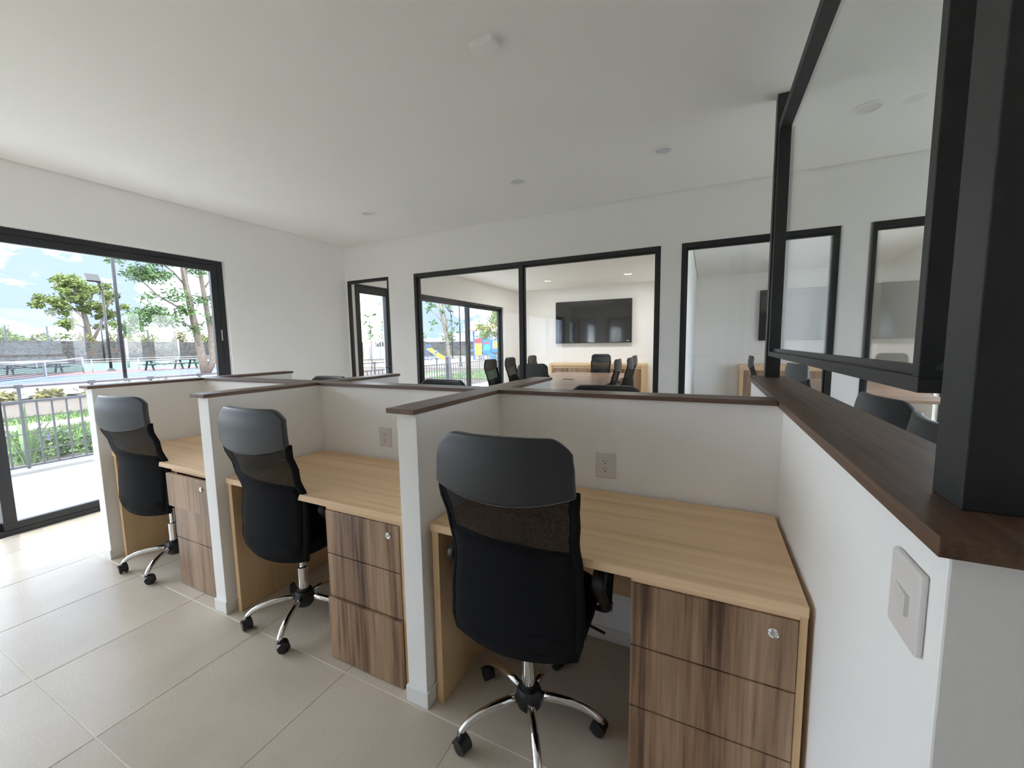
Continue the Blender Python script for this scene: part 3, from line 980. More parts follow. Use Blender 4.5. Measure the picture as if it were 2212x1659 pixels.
PYEL = plain('yellow_plastic', (0.85, 0.55, 0.05), 0.4)
PORA = plain('orange_plastic', (0.80, 0.30, 0.06), 0.45)
PBLU = plain('blue_plastic', (0.03, 0.16, 0.62), 0.4)
PRED = plain('red_plastic', (0.60, 0.04, 0.05), 0.4)
PGRN = plain('green_plastic', (0.05, 0.35, 0.20), 0.4)
SOLAR = plain('solar_panel', (0.10, 0.17, 0.30), 0.15)
def stone_wall_mat():
    m, t, p = nmat('rubble_masonry')
    v = coords(t, (1, 1, 1.5), world=True)
    vo = N(t, 'ShaderNodeTexVoronoi', Scale=1.9)
    t.links.new(v, vo.inputs['Vector'])
    ve = N(t, 'ShaderNodeTexVoronoi', Scale=1.9, feature='DISTANCE_TO_EDGE')
    t.links.new(v, ve.inputs['Vector'])
    sp = N(t, 'ShaderNodeSeparateColor')
    t.links.new(vo.outputs['Color'], sp.inputs[0])
    r = ramp(t, [(0.0, (0.035, 0.033, 0.028)), (0.5, (0.056, 0.054, 0.049)), (0.85, (0.08, 0.076, 0.07)), (1.0, (0.09, 0.06, 0.042))])
    t.links.new(sp.outputs[0], r.inputs['Fac'])
    g = ramp(t, [(0.0, (0, 0, 0)), (0.08, (1, 1, 1))])
    t.links.new(ve.outputs['Distance'], g.inputs['Fac'])
    mx = N(t, 'ShaderNodeMix', data_type='RGBA')
    mx.inputs[6].default_value = (0.105, 0.102, 0.096, 1)
    t.links.new(g.outputs['Color'], mx.inputs[0])
    t.links.new(r.outputs['Color'], mx.inputs[7])
    t.links.new(mx.outputs[2], p.inputs['Base Color'])
    p.inputs['Roughness'].default_value = 0.9
    return m
RUBBLE = stone_wall_mat()
TNET = meshfab('tennis_netting', (0.05, 0.05, 0.06), 0.09, 0.10)
GZ = -0.12

# ------------------------------------------------------------------ ground
struct('terrace', MB().box(-7.12, -4.95, -7.2, 16, -0.2, -0.02), CONC, 'pale concrete terrace outside the glass door', bevel=0.004)
struct('kerb', MB().box(-7.42, -7.12, -7.2, 16, -0.2, 0.025), CONC, 'pale concrete kerb under the railing', bevel=0.01)
struct('ground', MB().box(-150, -7.42, -120, 130, -0.5, GZ-0.03), SOIL, 'brown soil beyond the railing')
struct('paving', MB().box(XR+0.2, 40, -60, 90, -0.5, -0.05), CONC, 'pale paving on the far side of the building')
def zone(name, m, label, x0, x1, y0, y1, z=GZ):
    struct(name, MB().box(x0, x1, y0, y1, GZ-0.2, z), m, label)
zone('lawn_strip', LAWN, 'green lawn strip beside the planting bed', -11.75, -8.7, -20, 13.2)
zone('footpath', PATH, 'pink paved footpath between the lawn strips', -12.85, -11.75, -20, 19, GZ+0.01)
zone('lawn_edge', LAWN, 'narrow lawn strip beyond the footpath', -14.3, -12.85, -20, 19)
zone('court_border', CRED, 'red surfaced border around the blue court', -41.3, -25.2, -20, 24, GZ+0.005)
zone('blue_court', CBLUE, 'blue tennis court surface', -35.6, -28.4, -16, 22, GZ+0.012)
zone('green_court', CGREEN, 'green sports court before the stone wall', -64, -41.6, -25, 40, GZ+0.005)
zone('playground_ground', SAND, 'sandy ground of the playground', -30, -9, 22, 46, GZ)
zone('lawn_corner', LAWN, 'green lawn patch near the corner of the terrace', -12, -8.2, 15.5, 20.5, GZ+0.012)
cl = MB()
for x in (-28.7, -32.0, -35.3):
    cl.box(x-0.04, x+0.04, -15, 21, GZ, GZ+0.016)
for yy in (-15, 3.0, 21):
    cl.box(-35.3, -28.7, yy-0.04, yy+0.04, GZ, GZ+0.016)
tag(cl.build('court_lines', WLINE), 'white painted lines on the blue court', 'court lines')
tag(MB().box(-25.2, -24.9, -20, 24, GZ-0.1, GZ+0.12).build('court_kerb', CONC, bevel=0.02), 'low concrete kerb along the red court border', 'kerb')

# rubble strip
rk_ = MB()
rng = random.Random(3)
for i in range(900):
    x, yy, s = rng.uniform(-23.6, -19.4), rng.uniform(-3, 12), rng.uniform(0.08, 0.24)
    b0 = len(rk_.v)
    for q in ((1, 0, 0), (0, 1, 0), (-1, 0, 0), (0, -1, 0), (0, 0, 0.7), (0, 0, -0.5)):
        rk_.v.append((x+q[0]*s*rng.uniform(0.6, 1.2), yy+q[1]*s*rng.uniform(0.6, 1.2), GZ+0.05+q[2]*s*rng.uniform(0.6, 1.1)))
    for k in range(4):
        rk_.f += [(b0+k, b0+(k+1) % 4, b0+4), (b0+(k+1) % 4, b0+k, b0+5)]
tag(rk_.build('rubble', ROCKW), 'strip of pale rubble stones before the court', 'rubble', kind='stuff')
# grass blades
gb = MB()
for i in range(9000):
    if i < 5200:
        x, yy = rng.uniform(-11.7, -8.75), rng.uniform(0.8, 4.6)
    elif i < 6600:
        x, yy = rng.uniform(-14.2, -12.9), rng.uniform(1.5, 5)
    else:
        x, yy = rng.uniform(-12, -8.2), rng.uniform(15.5, 20.4)
    a, hh, l = rng.uniform(0, 6.28), rng.uniform(0.05, 0.12), rng.uniform(-0.05, 0.05)
    b0 = len(gb.v)
    gb.v += [(x-0.01*math.cos(a), yy-0.01*math.sin(a), GZ), (x+0.01*math.cos(a), yy+0.01*math.sin(a), GZ), (x+l, yy+rng.uniform(-0.05, 0.05), GZ+hh)]
    gb.f.append((b0, b0+1, b0+2))
tag(gb.build('grass', LAWN), 'short green grass of the lawn strips', 'grass', kind='stuff')

# ------------------------------------------------------------------ railing along the terrace
rail = thing('terrace_railing', 'dark grey picket railing along the terrace kerb', 'railing', (-7.25, 6.5, 0))
RX = -7.25
ry0, ry1 = -3.32, 15.43
for nm, z, h in (('top_rail', 1.005, 0.022), ('upper_rail', 0.825, 0.030), ('rod', 0.64, 0.010), ('rod', 0.44, 0.010), ('rod', 0.235, 0.010), ('bottom_rail', 0.055, 0.024)):
    rel(MB().box(RX-(0.02 if h > 0.012 else 0.005), RX+(0.02 if h > 0.012 else 0.005), ry0, ry1, z-h/2, z+h/2), rail).build(nm, RAILM, rail)
pk = MB().box(-0.008, 0.008, -0.008, 0.008, 0.067, 0.81).mesh('picket', RAILM)
po = MB().box(-0.013, 0.013, -0.013, 0.013, 0.025, 0.995).box(-0.03, 0.03, -0.03, 0.03, 0.985, 1.03).mesh('post', RAILM)
k = 0
yy = ry0
while yy <= ry1+0.01:
    o = bpy.data.objects.new('post' if k % 5 == 0 else 'picket', po if k % 5 == 0 else pk)
    COL.objects.link(o)
    o.parent = rail
    o.location = (0, yy-6.5, 0)
    yy += 0.125
    k += 1
rel(MB().box(RX-0.06, RX+0.06, 10.33, 10.45, 0.02, 1.06), rail).build('gate_post', RAILM, rail, bevel=0.004)

# ------------------------------------------------------------------ planting
def sword_plant(label, x, y, n, h, seed):
    r = random.Random(seed)
    t = thing('sword_leaf_plant', label, 'plant', (x, y, GZ-0.03), 0, 'sword-leaved plants in the bed')
    for i in range(n):
        a, ln, lean = r.uniform(0, 6.28), h*r.uniform(0.6, 1.05), r.uniform(0.1, 0.5)
        w0 = r.uniform(0.025, 0.045)
        mb = MB()
        for k in range(7):
            f = k/6
            rr = 0.03+lean*ln*f*f
            c = Vector((math.cos(a)*rr, math.sin(a)*rr, ln*(f-0.35*lean*f*f)))
            sd_ = Vector((-math.sin(a), math.cos(a), 0))*w0*(1-f**2.5)*0.9
            up = Vector((math.cos(a), math.sin(a), 0))*0.006*(1-f)
            mb.v += [tuple(c-sd_), tuple(c-up), tuple(c+sd_), tuple(c+up*0.4)]
        for k in range(6):
            for j in range(4):
                p0, p1 = 4*k+j, 4*k+(j+1) % 4
                mb.f.append((p0, p1, p1+4, p0+4))
        mb.build('leaf', BLADE, t, smooth=True)
sword_plant('sword-leaved plant behind the railing at the door stile', -7.85, 1.82, 11, 1.0, 1)
sword_plant('sword-leaved plant behind the railing beside the white partition', -7.8, 2.95, 9, 0.95, 2)
def leafcloud(mb, c, rad, n, ls, r, el=2.2, up=0.3):
    for i in range(n):
        while True:
            q = Vector((r.uniform(-1, 1), r.uniform(-1, 1), r.uniform(-1, 1)))
            if q.length < 1: break
        q = q*(0.55+0.45*r.random()) if q.length > 1e-3 else q
        p = Vector(c)+Vector((q.x*rad[0], q.y*rad[1], q.z*rad[2]))
        d = Vector((r.gauss(0, 1), r.gauss(0, 1), r.gauss(0, 0.7)-up)).normalized()
        s_ = d.orthogonal().normalized()
        s_.rotate(Matrix.Rotation(r.uniform(0, 6.28), 3, d))
        l = ls*r.uniform(0.6, 1.3)
        wd = l/el
        nrm = d.cross(s_)
        b0 = len(mb.v)
        mb.v += [tuple(p), tuple(p+d*l*0.5+s_*wd*0.5), tuple(p+d*l), tuple(p+d*l*0.5-s_*wd*0.5), tuple(p+d*l*0.5+nrm*wd*0.12)]
        mb.f += [(b0, b0+1, b0+4), (b0+1, b0+2, b0+4), (b0+2, b0+3, b0+4), (b0+3, b0, b0+4)]
def bush(label, x, y, rx, rz, seed, leaf, name='shrub', ls=0.09, n=500, flowers=0, z=GZ, group=None, cat='shrub'):
    r = random.Random(seed)
    t = thing(name, label, cat, (x, y, z), 0, group)
    f = MB()
    for k in range(9):
        leafcloud(f, (r.uniform(-0.6, 0.6)*rx, r.uniform(-0.6, 0.6)*rx, rz*r.uniform(0.35, 1.2)), (rx*0.5, rx*0.5, rz*0.45), n//9, ls, r)
    f.build('foliage', leaf, t)
    st = MB()
    for k in range(5):
        a = r.uniform(0, 6.28)
        st.tube([(0, 0, -0.05), (math.cos(a)*rx*0.2, math.sin(a)*rx*0.2, rz*0.5), (math.cos(a)*rx*0.5, math.sin(a)*rx*0.5, rz*1.1)], [rx*0.03, rx*0.025, rx*0.01], 5)
    st.build('stems', BARK, t)
    if flowers:
        fl_ = MB()
        for k in range(flowers):
            leafcloud(fl_, (r.uniform(-1, 1)*rx*0.8, r.uniform(-1, 1)*rx*0.8, rz*r.uniform(0.8, 1.6)), (0.02, 0.02, 0.02), 5, 0.022, r, 1.1)
        fl_.build('flowers', PURPLE, t)
for i, (x, yy, lab) in enumerate(((-8.3, 1.95, 'nearest the sword-leaved plant at the stile'), (-8.62, 2.30, 'second along the bed behind the railing'), (-8.25, 2.58, 'in the middle of the bed behind the railing'), (-8.62, 2.85, 'set back in the bed behind the railing'), (-8.3, 3.25, 'beside the white partition, behind the railing'))):
    bush('purple flowering shrub '+lab, x, yy, 0.24, 0.27, 20+i, LEAF1, 'flowering_shrub', 0.075, 420, 12, group='purple flowering shrubs in the bed')
for i in range(7):
    bush('dry grass tuft along the rubble edge', -18.4-0.25*(i % 3), 3.0+1.0*i, 0.35, 0.22, 40+i, LEAF3, 'grass_tuft', 0.2, 160, group='dry grass tufts', cat='grass tuft')

# ------------------------------------------------------------------ trees
def tree(name, label, branches, clouds, leafm, seed, ls, el=2.2, group=None, bark=BARK):
    base = branches[0][0][0]
    t = thing(name, label, 'tree', base, 0, group)
    r = random.Random(seed)
    tb = MB()
    for pts, r0, r1 in branches:
        n = len(pts)
        pp = [tuple(Vector(p)-Vector(base)) for p in pts]
        tb.tube(pp, [r0+(r1-r0)*k/(n-1) for k in range(n)], 8)
    tb.build('trunk', bark, t, smooth=True)
    f = MB()
    for c, rad, n in clouds:
        leafcloud(f, Vector(c)-Vector(base), rad, n, ls, r, el)
    f.build('foliage', leafm, t)
    return t
x = -26.5
br = [([(x, 13.33, -0.15), (x, 13.21, 0.96), (x, 13.06, 2.3), (x, 12.89, 3.6), (x, 12.72, 5.1), (x, 12.66, 7.2)], 0.24, 0.13),
      ([(x, 13.36, -0.11), (x+0.1, 13.72, 0.67), (x, 13.81, 2.3), (x, 13.69, 3.66), (x, 13.57, 5.1), (x, 13.45, 7.0)], 0.20, 0.10),
      ([(x, 13.2, 0.9), (x+0.2, 12.95, 2.2), (x+0.3, 12.75, 3.9), (x+0.3, 12.55, 6.0)], 0.09, 0.05),
      ([(x, 12.91, 3.3), (x, 12.07, 3.85), (x, 11.38, 4.28), (x, 10.84, 4.9), (x, 10.42, 5.5)], 0.07, 0.02),
      ([(x, 13.05, 2.4), (x+0.3, 12.3, 2.9), (x+0.3, 11.2, 3.1), (x, 10.3, 2.9)], 0.05, 0.015),
      ([(x, 13.75, 3.0), (x, 14.3, 3.8), (x, 14.8, 4.8)], 0.06, 0.02),
      ([(x, 12.75, 4.9), (x+0.2, 12.1, 5.6), (x+0.2, 11.2, 6.3), (x, 10.2, 6.6)], 0.06, 0.02),
      ([(x, 13.6, 4.8), (x, 14.1, 5.6), (x, 14.7, 6.6)], 0.06, 0.02)]
cls = []
for c, rr, n in (((9.83, 5.95), 0.42, 120), ((10.69, 5.35), 0.62, 330), ((11.45, 5.35), 0.6, 260), ((10.3, 6.5), 0.8, 300), ((12.1, 4.35), 0.55, 160), ((11.1, 3.4), 0.62, 300), ((10.45, 3.05), 0.6, 300), ((10.0, 2.55), 0.5, 220),
                 ((11.7, 3.0), 0.6, 260), ((12.55, 3.6), 0.5, 170), ((13.4, 4.2), 0.45, 120), ((14.3, 4.5), 0.55, 200), ((14.0, 3.2), 0.5, 160), ((13.2, 5.95), 0.5, 160), ((11.6, 6.3), 0.6, 260), ((14.5, 6.2), 0.7, 250), ((12.6, 7.2), 1.1, 400), ((12.9, 2.6), 0.4, 90), ((11.0, 4.2), 0.3, 60)):
    cls.append(((x+0.1, c[0], c[1]), (0.9, rr*1.35, rr*0.9), int(n*1.25)))
tree('slender_tree', 'slender pale-trunked tree with narrow leaves beside the court', br, cls, LEAF1, 5, 0.27, 3.4)
x = -85
br = [([(x, 27.46, 1.45), (x, 27.3, 5.4), (x, 26.94, 8.5), (x, 26.4, 10.8), (x, 25.6, 12.0)], 0.42, 0.10),
      ([(x, 27.6, 2.5), (x, 28.7, 5.0), (x, 29.8, 8.0), (x, 30.4, 9.3)], 0.26, 0.08),
      ([(x, 27.25, 6.0), (x, 25.8, 8.0), (x, 24.4, 9.2)], 0.2, 0.06), ([(x, 27.1, 7.0), (x, 28.2, 9.5), (x, 28.6, 11.5)], 0.2, 0.06),
      ([(x, 27.35, 4.6), (x, 25.6, 5.8), (x, 23.6, 6.4)], 0.15, 0.05), ([(x, 26.8, 9.0), (x, 25.2, 10.0), (x, 24.3, 11.2)], 0.12, 0.04),
      ([(x, 28.6, 5.0), (x, 30.2, 5.9), (x, 31.2, 6.2)], 0.12, 0.04)]
cls = []
rr_ = random.Random(11)
while len(cls) < 62:
    q = Vector((rr_.uniform(-1, 1), rr_.uniform(-1, 1), 0))
    if q.length > 1 or (q.length < 0.5 and rr_.random() < 0.6):
        continue
    yy, z = 27.2+q.x*4.4, 8.3+q.y*4.3
    if z < 4.3 or (z < 6.5 and abs(q.x) < 0.45) or (q.x > 0.2 and z > 11.6):
        continue
    a = rr_.uniform(0.55, 0.95)
    cls.append(((x+rr_.uniform(-2.2, 2.2), yy, z), (1.1, a*1.15, a*0.7), int(210*a)))
tree('broad_tree', 'broad round-crowned tree behind the stone wall', br, cls, LEAF2, 6, 0.42, 1.8)
# tree by the terrace corner, seen through the meeting room
yt = 14.3
br = [([(-9.86, yt, -0.15), (-9.92, yt, 0.78), (-10.01, yt, 1.67), (-10.2, yt, 2.49), (-10.45, yt, 3.5)], 0.085, 0.05),
      ([(-9.98, yt, 1.5), (-10.08, yt+0.1, 2.5), (-10.27, yt, 3.4)], 0.05, 0.035), ([(-10.15, yt, 2.3), (-10.5, yt, 2.7), (-10.9, yt, 2.95)], 0.025, 0.01),
      ([(-10.05, yt, 2.0), (-9.75, yt, 2.35), (-9.55, yt, 2.4)], 0.02, 0.008), ([(-10.25, yt, 3.1), (-9.9, yt, 3.15), (-9.6, yt, 3.2)], 0.02, 0.008)]
cls = [((a, yt, b), (0.16, 0.2, 0.14), n) for a, b, n in ((-10.9, 3.3, 26), (-10.7, 3.1, 30), (-9.85, 3.1, 18), (-9.62, 3.16, 14), (-9.57, 2.26, 8), (-9.62, 2.02, 6), (-9.86, 2.4, 10), (-10.6, 2.4, 12), (-10.83, 2.1, 8), (-10.97, 3.0, 20), (-10.35, 3.45, 30), (-10.2, 2.9, 14), (-10.7, 3.6, 40))]
tree('young_tree', 'thin young tree with few leaves seen through the meeting room', br, cls, LEAF1, 7, 0.15, 1.6)
br = [([(-20.4, 20.3, -0.15), (-20.36, 20.3, 1.0), (-20.32, 20.3, 2.0), (-20.39, 20.3, 2.95), (-20.36, 20.3, 3.3)], 0.035, 0.02), ([(-20.39, 20.3, 2.9), (-20.55, 20.3, 3.45)], 0.015, 0.008), ([(-20.37, 20.3, 2.95), (-20.05, 20.3, 3.45)], 0.015, 0.008)]
cls = [((a, 20.3, b), (0.15, 0.13, 0.13), n) for a, b, n in ((-20.55, 3.45, 16), (-20.0, 3.46, 18), (-20.74, 3.04, 10), (-20.38, 2.7, 16), (-20.4, 2.4, 20), (-20.3, 2.15, 16), (-20.45, 1.95, 14))]
tree('sapling', 'thin sapling seen through the hinged glass door', br, cls, LEAF1, 8, 0.2, 1.5)
br = [([(-14.6, 28, -0.15), (-14.7, 28, 1.6), (-15.0, 28, 3.0), (-15.2, 28, 4.2)], 0.10, 0.04), ([(-14.8, 28, 2.0), (-15.6, 28, 2.5), (-16.2, 28, 2.7)], 0.05, 0.02)]
cls = [((a, 28, b), (0.45, 0.5, 0.4), n) for a, b, n in ((-14.9, 3.85, 160), (-15.3, 3.35, 80), (-16.3, 2.85, 130), (-15.75, 2.4, 150), (-15.0, 2.2, 140), (-16.1, 2.2, 110), (-14.7, 3.2, 120), (-15.5, 2.8, 80))]
tree('small_tree', 'small leafy tree before the play tower', br, cls, LEAF2, 9, 0.22, 1.7)
br = [([(-42.3, 45, 0), (-42.3, 45, 3), (-42.3, 45, 5.6)], 0.2, 0.04)]
cls = [((-42.3, 45, z), (0.9*(6.2-z)/4+0.25, 0.9*(6.2-z)/4+0.25, 0.5), 120) for z in (2.4, 3.0, 3.6, 4.2, 4.8, 5.3, 5.7)]
tree('grey_conifer', 'grey-green conifer seen through the hinged glass door', br, cls, LEAF1, 10, 0.3, 2.5)
# scrub behind the stone wall
rs = random.Random(21)
spots = []
for i in range(12):
    yy = 11+i*3.4+rs.uniform(-0.3, 0.3)
    bush('low scrub growing behind the stone wall', -76+rs.uniform(-0.6, 0.6), yy, rs.uniform(1.5, 1.75), rs.uniform(1.5, 1.95), 60+i, (LEAF2, LEAF3, LEAF2)[i % 3], 'scrub_bush', 0.34, 620, z=1.52, group='scrub behind the stone wall')
for i in range(11):
    bush('taller scrub in the second row behind the stone wall', -82+rs.uniform(-0.6, 0.6), 14+i*3.9+rs.uniform(-0.3, 0.3), 1.7, rs.uniform(1.6, 2.2), 160+i, (LEAF3, LEAF2)[i % 2], 'scrub_bush', 0.34, 620, z=1.52, group='taller scrub behind the stone wall')
for i in range(11):
    k = i/10
    bush('scrub growing behind the wall of the playground', -66+k*50, 42.5+k*16.5, 1.6, rs.uniform(1.0, 1.5), 90+i, (LEAF2, LEAF1, LEAF2)[i % 3], 'scrub_bush', 0.36, 420, z=1.5, group='scrub behind the playground wall')
for i, (x, yy, a, b) in enumerate(((-110, 20.5, 2.6, 2.2), (-112, 25.5, 2.8, 2.3), (-118, 15.5, 3.0, 1.8))):
    bush('far rounded tree on the hill behind the wall', x, yy, a, b, 130+i, LEAF1, 'far_tree', 0.6, 700, z=1.6, group='far rounded trees', cat='tree')

# ------------------------------------------------------------------ stone wall and fence on top
wall_pts = [(-72, -40, 2.85), (-72, 22.5, 2.62), (-72, 38, 2.4), (-34, 48.5, 1.85), (-8, 56, 1.85)]
swl = MB()
for (x0, y0, h0), (x1, y1, h1) in zip(wall_pts, wall_pts[1:]):
    d = Vector((x1-x0, y1-y0, 0)).normalized()
    nn = Vector((-d.y, d.x, 0))*0.25
    b0 = len(swl.v)
    for px, py, ph in ((x0, y0, h0), (x1, y1, h1)):
        for s_ in (-1, 1):
            for z in (-0.4, ph):
                swl.v.append((px+nn.x*s_, py+nn.y*s_, z))
    for q in ((0, 4, 5, 1), (2, 3, 7, 6), (1, 5, 7, 3), (0, 1, 3, 2), (4, 6, 7, 5), (0, 2, 6, 4)):
        swl.f.append(tuple(b0+k for k in q))
struct('wall_stone', swl, RUBBLE, 'grey rubble stone wall at the end of the courts')
struct('hillside', MB().prism([(-72.3, -60), (-72.3, 37.8), (-8, 57), (-8, 120), (-140, 120), (-140, -60)], -0.4, 1.55), SOIL, 'ground behind the stone wall')
fen = thing('wall_fence', 'dark wire fence with posts on top of the stone wall', 'fence', (-72, 24, 2.5))
yy = 3.3
while yy < 38:
    h = 2.62-(yy-22.5)*0.014
    rel(MB().box(-72.07, -71.93, yy-0.07, yy+0.07, h, h+1.7), fen).build('post', RAILM, fen)
    yy += 3.25
for dz in (0.3, 0.75, 1.2, 1.6):
    rel(MB().bar((-72, 1.5, 2.92+dz), (-72, 38, 2.4+dz), 0.012, 0.012), fen).build('wire', RAILM, fen)

# ------------------------------------------------------------------ court furniture
net = thing('tennis_net', 'tennis net with white top tape across the blue court', 'tennis net', (-33.8, 8.9, GZ))
A, B = Vector((-29.2, 5.9, 0)), Vector((-38.5, 11.92, 0))
def npt(f, z): return A+(B-A)*f+Vector((0, 0, z))
for f in (0.0, 1.0):
    rel(MB().tube([npt(f, GZ), npt(f, 0.96)], 0.05, 8), net).build('net_post', WLINE, net, smooth=True)
tp, nb = MB(), MB()
for i in range(12):
    f0, f1 = i/12, (i+1)/12
    s0, s1 = 0.93-0.12*math.sin(math.pi*f0), 0.93-0.12*math.sin(math.pi*f1)
    tp.bar(npt(f0, s0), npt(f1, s1), 0.02, 0.07)
    b0 = len(nb.v)
    nb.v += [tuple(npt(f0, GZ+0.08)), tuple(npt(f1, GZ+0.08)), tuple(npt(f1, s1)), tuple(npt(f0, s0))]
    nb.f.append((b0, b0+1, b0+2, b0+3))
rel(tp, net).build('top_tape', WLINE, net)
rel(nb, net).build('netting', TNET, net)
rel(MB().box(-33.9, -33.85, 8.86, 8.98, GZ, 0.82), net).build('centre_strap', WLINE, net)
def picnic(label, x, y, L):
    t = thing('picnic_table', label, 'picnic table', (x, y, GZ), 0, 'dark green picnic tables by the court')
    for k in range(4):
        MB().box(-0.36+0.18*k, -0.20+0.18*k, 0, L, 0.68, 0.72).build('top_slat', DGREEN, t)
    for s_ in (-0.85, 0.60):
        for k in range(2):
            MB().box(s_+0.13*k, s_+0.13*k+0.11, 0, L, 0.42, 0.455).build('seat_slat', DGREEN, t)
    for yy in (0.35, L-0.35):
        lg = MB().bar((-0.62, yy, 0.0), (-0.25, yy, 0.68), 0.09, 0.09).bar((0.62, yy, 0.0), (0.25, yy, 0.68), 0.09, 0.09).bar((-0.85, yy, 0.40), (0.85, yy, 0.40), 0.08, 0.06).bar((-0.4, yy, 0.66), (0.4, yy, 0.66), 0.08, 0.06)
        lg.build('leg_frame', DGREEN, t)
    MB().bar((0, 0.35, 0.66), (0, L*0.5, 0.38), 0.05, 0.05).bar((0, L-0.35, 0.66), (0, L*0.5, 0.38), 0.05, 0.05).build('brace', DGREEN, t)
picnic('dark green picnic table left of the tennis net post', -41, 8.9, 2.9)
picnic('dark green picnic table at the far left behind the net', -40.6, 5.4, 2.9)
picnic('dark green picnic table between the rail posts and slender tree', -36.6, 14.45, 2.5)
picnic('dark green picnic table behind the slender tree', -36.4, 17.1, 2.5)
cr_ = thing('court_rail', 'grey pipe rail along the tennis court', 'rail', (-39.2, 12, GZ))
for z in (0.62, 0.78):
    rel(MB().tube([(-39.2, -4, z), (-39.2, 24, z-0.02)], 0.022, 6), cr_).build('pipe', GALV, cr_, smooth=True)
for i in range(11):
    yy = -3+2.6*i
    rel(MB().tube([(-39.2, yy, GZ), (-39.2, yy, 0.80)], 0.035, 6), cr_).build('post', GALV, cr_, smooth=True)
# light poles
def lamp(label, x, y, h, r0, head, base=True):
    t = thing('light_pole', label, 'light pole', (x, y, GZ), 0, 'black outdoor light poles')
    MB().tube([(0, 0, 0), (0, 0, h)], [r0, r0*0.8], 10).build('pole', BLACK, t, smooth=True)
    if base:
        MB().lathe([(0, 0), (r0*3.4, 0), (r0*3.2, 0.04), (r0*1.4, 0.22), (0, 0.22)], 12).build('base', BLACK, t)
    if head:
        MB().tube([(0, 0, h-0.2), (0, -0.12, h+0.35), (0, -0.30, h+0.65)], 0.05, 8).build('arm', BLACK, t, smooth=True)
        def slab(y0, y1, zl, zh, x0, x1, th):
            m_ = MB()
            for yy_ in (y0, y1):
                for x_, z_ in ((x0, zl), (x1, zh)):
                    m_.v += [(x_, yy_, z_), (x_+th, yy_, z_+th)]
            m_.f = [(0, 1, 3, 2), (4, 6, 7, 5), (0, 4, 5, 1), (2, 3, 7, 6), (0, 2, 6, 4), (1, 5, 7, 3)]
            return m_
        slab(-0.85, -0.12, h+0.45, h+0.95, 0.25, -0.1, 0.09).build('lamp_head', BLACK, t)
        slab(0.06, 0.72, h+0.42, h+0.80, 0.3, -0.2, 0.03).build('solar_panel', SOLAR, t)
        MB().tube([(0, 0, h-0.1), (0.08, 0.28, h+0.62)], 0.03, 6).build('panel_arm', BLACK, t)
lamp('black pole crossing the view before the slender tree', -24.6, 9.0, 9.0, 0.075, False)
lamp('black light pole with a solar panel on top beyond the court', -39.5, 13.7, 5.9, 0.09, True)
lamp('thin far black light pole before the stone wall', -66, 22.4, 5.0, 0.10, False)
lamp('tall thin black pole seen through the meeting room', -15.6, 23.9, 6.5, 0.05, False)
lamp('black curved light pole near the playground wall', -25.2, 37, 4.6, 0.07, True)
def goalpost(label, x, y, h):
    t = thing('white_post', label, 'post', (x, y, GZ), 0, 'white court posts')
    MB().tube([(0, 0, 0), (0, 0, h)], 0.09, 10).build('tube', WLINE, t, smooth=True)
    MB().lathe([(0, h), (0.1, h), (0.1, h+0.03), (0, h+0.05)], 10).build('end_cap', WLINE, t)
goalpost('white post on the green court right of the black pole', -44.85, 16.7, 2.5)
goalpost('white post on the green court left of the slender tree', -63.5, 29.0, 2.8)

# ------------------------------------------------------------------ playground
pt = thing('play_tower', 'colourful play tower with orange roofs', 'play structure', (-20.2, 35.6, GZ))
def pp(mb, name, mat): return rel(mb, pt).build(name, mat, pt)
for x in (-22.05, -21.15, -20.13, -19.2, -18.32):
    for yy in (35.0, 36.3):
        pp(MB().tube([(x, yy, GZ), (x, yy, 2.75)], 0.055, 8), 'post', PBLU)
for xa, xb in ((-22.1, -20.1), (-20.15, -18.25)):
    m = (xa+xb)/2
    b0 = MB()
    e = 0.35
    b0.v = [(xa-e, 34.7, 2.82), (xb+e, 34.7, 2.82), (xb+e, 36.6, 2.82), (xa-e, 36.6, 2.82), (m-0.2, 35.65, 3.6), (m+0.2, 35.65, 3.6)]
    b0.f = [(0, 1, 5, 4), (1, 2, 5), (2, 3, 4, 5), (3, 0, 4), (3, 2, 1, 0)]
    pp(b0, 'roof', PORA)
pp(MB().box(-22.05, -18.3, 35.05, 36.3, 0.72, 0.80), 'deck', PBLU)
pp(MB().prism([(-21.1, 1.5), (-20.3, 1.5), (-20.3, 1.97), (-20.75, 1.85), (-21.1, 1.9)], -35.06, -35.0, 'y') if False else MB().box(-21.1, -20.3, 34.98, 35.03, 1.52, 1.97), 'panel', PRED)
pp(MB().box(-21.1, -20.32, 34.98, 35.03, 0.30, 1.50), 'climbing_panel', PYEL)
pn_ = pp(MB().box(-20.12, -19.25, 34.98, 35.03, 0.30, 1.86), 'panel', PBLU)
ar_ = MB().lathe([(0, 0), (0.36, 0), (0.36, 0.03), (0, 0.03)], 20, (-19.68, 34.95, 1.05), 'y')
rel(ar_, pt).build('round_panel', PGRN, pn_)
rel(MB().box(-19.95, -19.45, 34.94, 34.98, 1.45, 1.62), pt).build('red_arch', PRED, pn_)
pw_ = pp(MB().box(-19.18, -18.32, 34.98, 35.03, 0.60, 1.9), 'panel', PBLU)
for k in range(2):
    rel(MB().box(-19.02+0.28*k, -18.80+0.28*k, 34.94, 34.98, 0.98, 1.72), pt).build('window_slat', PORA, pw_)
sl = MB()
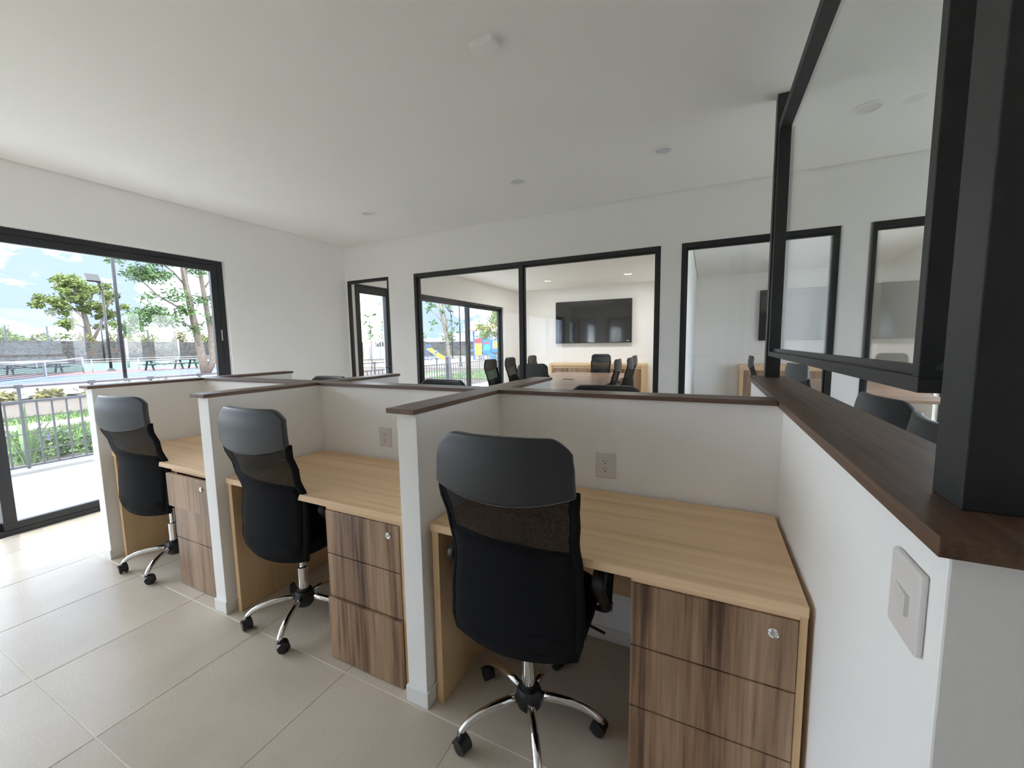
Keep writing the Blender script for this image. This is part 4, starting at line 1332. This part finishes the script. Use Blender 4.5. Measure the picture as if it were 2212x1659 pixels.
for f0, f1 in ((0, 0.35), (0.35, 0.75), (0.75, 1.0)):
    q = lambda f: Vector((-19.75+1.5*f, 34.6-0.2*f, 0.72-0.8*f+0.12*math.sin(f*6)))
    sl.bar(q(f0), q(f1), 0.5, 0.06).bar(q(f0)+Vector((0, -0.25, 0.1)), q(f1)+Vector((0, -0.25, 0.1)), 0.05, 0.2).bar(q(f0)+Vector((0, 0.25, 0.1)), q(f1)+Vector((0, 0.25, 0.1)), 0.05, 0.2)
pp(sl, 'slide', PBLU)
os_ = thing('small_slide', 'small orange slide with blue ladder', 'slide', (-24.6, 33, GZ))
def oo(mb, name, mat): return rel(mb, os_).build(name, mat, os_)
a_, b_ = Vector((-25.3, 33, 0.95)), Vector((-23.6, 33, -0.02))
oo(MB().bar(a_, b_, 0.5, 0.06).bar(a_+Vector((0, -0.25, 0.1)), b_+Vector((0, -0.25, 0.1)), 0.05, 0.2).bar(a_+Vector((0, 0.25, 0.1)), b_+Vector((0, 0.25, 0.1)), 0.05, 0.2), 'chute', PYEL)
for s_ in (-0.25, 0.25):
    oo(MB().tube([(-25.75, 33+s_, GZ), (-25.4, 33+s_, 0.95), (-25.5, 33+s_, 1.5), (-25.2, 33+s_, 1.3)], 0.03, 6), 'ladder_rail', PBLU)
for k in range(3):
    oo(MB().bar((-25.68+0.1*k, 32.75, 0.12+0.28*k), (-25.68+0.1*k, 33.25, 0.12+0.28*k), 0.06, 0.03), 'rung', PBLU)
sr = thing('spring_rider', 'blue play rocker beside the small orange slide', 'play rocker', (-24.3, 32.6, GZ))
for a, b in (((-24.9, 32.6, GZ), (-24.1, 32.6, 0.75)), ((-24.5, 32.6, 0.3), (-24.0, 32.6, GZ))):
    rel(MB().tube([a, b], 0.04, 6), sr).build('bar', PBLU, sr)
rel(MB().lathe([(0, -0.1), (0.14, -0.06), (0.16, 0), (0.14, 0.06), (0, 0.1)], 14, (-24.15, 32.6, 0.72), 'y'), sr).build('round_seat', PBLU, sr, smooth=True)
# white stair and blocks seen through the hinged door
ws = thing('white_stand', 'white walled stand with a stair railing beyond the sapling', 'stand', (-35, 35.5, GZ))
def ww(mb, name, mat=WLINE): return rel(mb, ws).build(name, mat, ws)
ww(MB().box(-36.4, -35.4, 35, 36, GZ, 2.1), 'block')
ww(MB().box(-35.3, -33.9, 35, 36, GZ, 1.3), 'block')
for k in range(5):
    ww(MB().bar((-35.05+0.38*k, 35, 1.3), (-35.05+0.38*k, 35, 1.85), 0.05, 0.05, (0, 1, 0)), 'baluster')
ww(MB().bar((-35.05, 35, 1.85), (-33.5, 35, 1.85), 0.07, 0.07), 'handrail')
ww(MB().bar((-33.52, 35, GZ), (-33.52, 35, 1.85), 0.08, 0.08, (0, 1, 0)), 'leg')
ww(MB().bar((-34.6, 35, 1.85), (-32.2, 35, 3.15), 0.12, 0.12).bar((-34.2, 35, 1.65), (-32.2, 35, 2.7), 0.12, 0.12), 'ramp_rail')
for k in range(5):
    ww(MB().bar((-34.2+0.4*k, 35, 1.70+0.21*k), (-34.2+0.4*k, 35, 2.05+0.21*k), 0.06, 0.06, (0, 1, 0)), 'step')
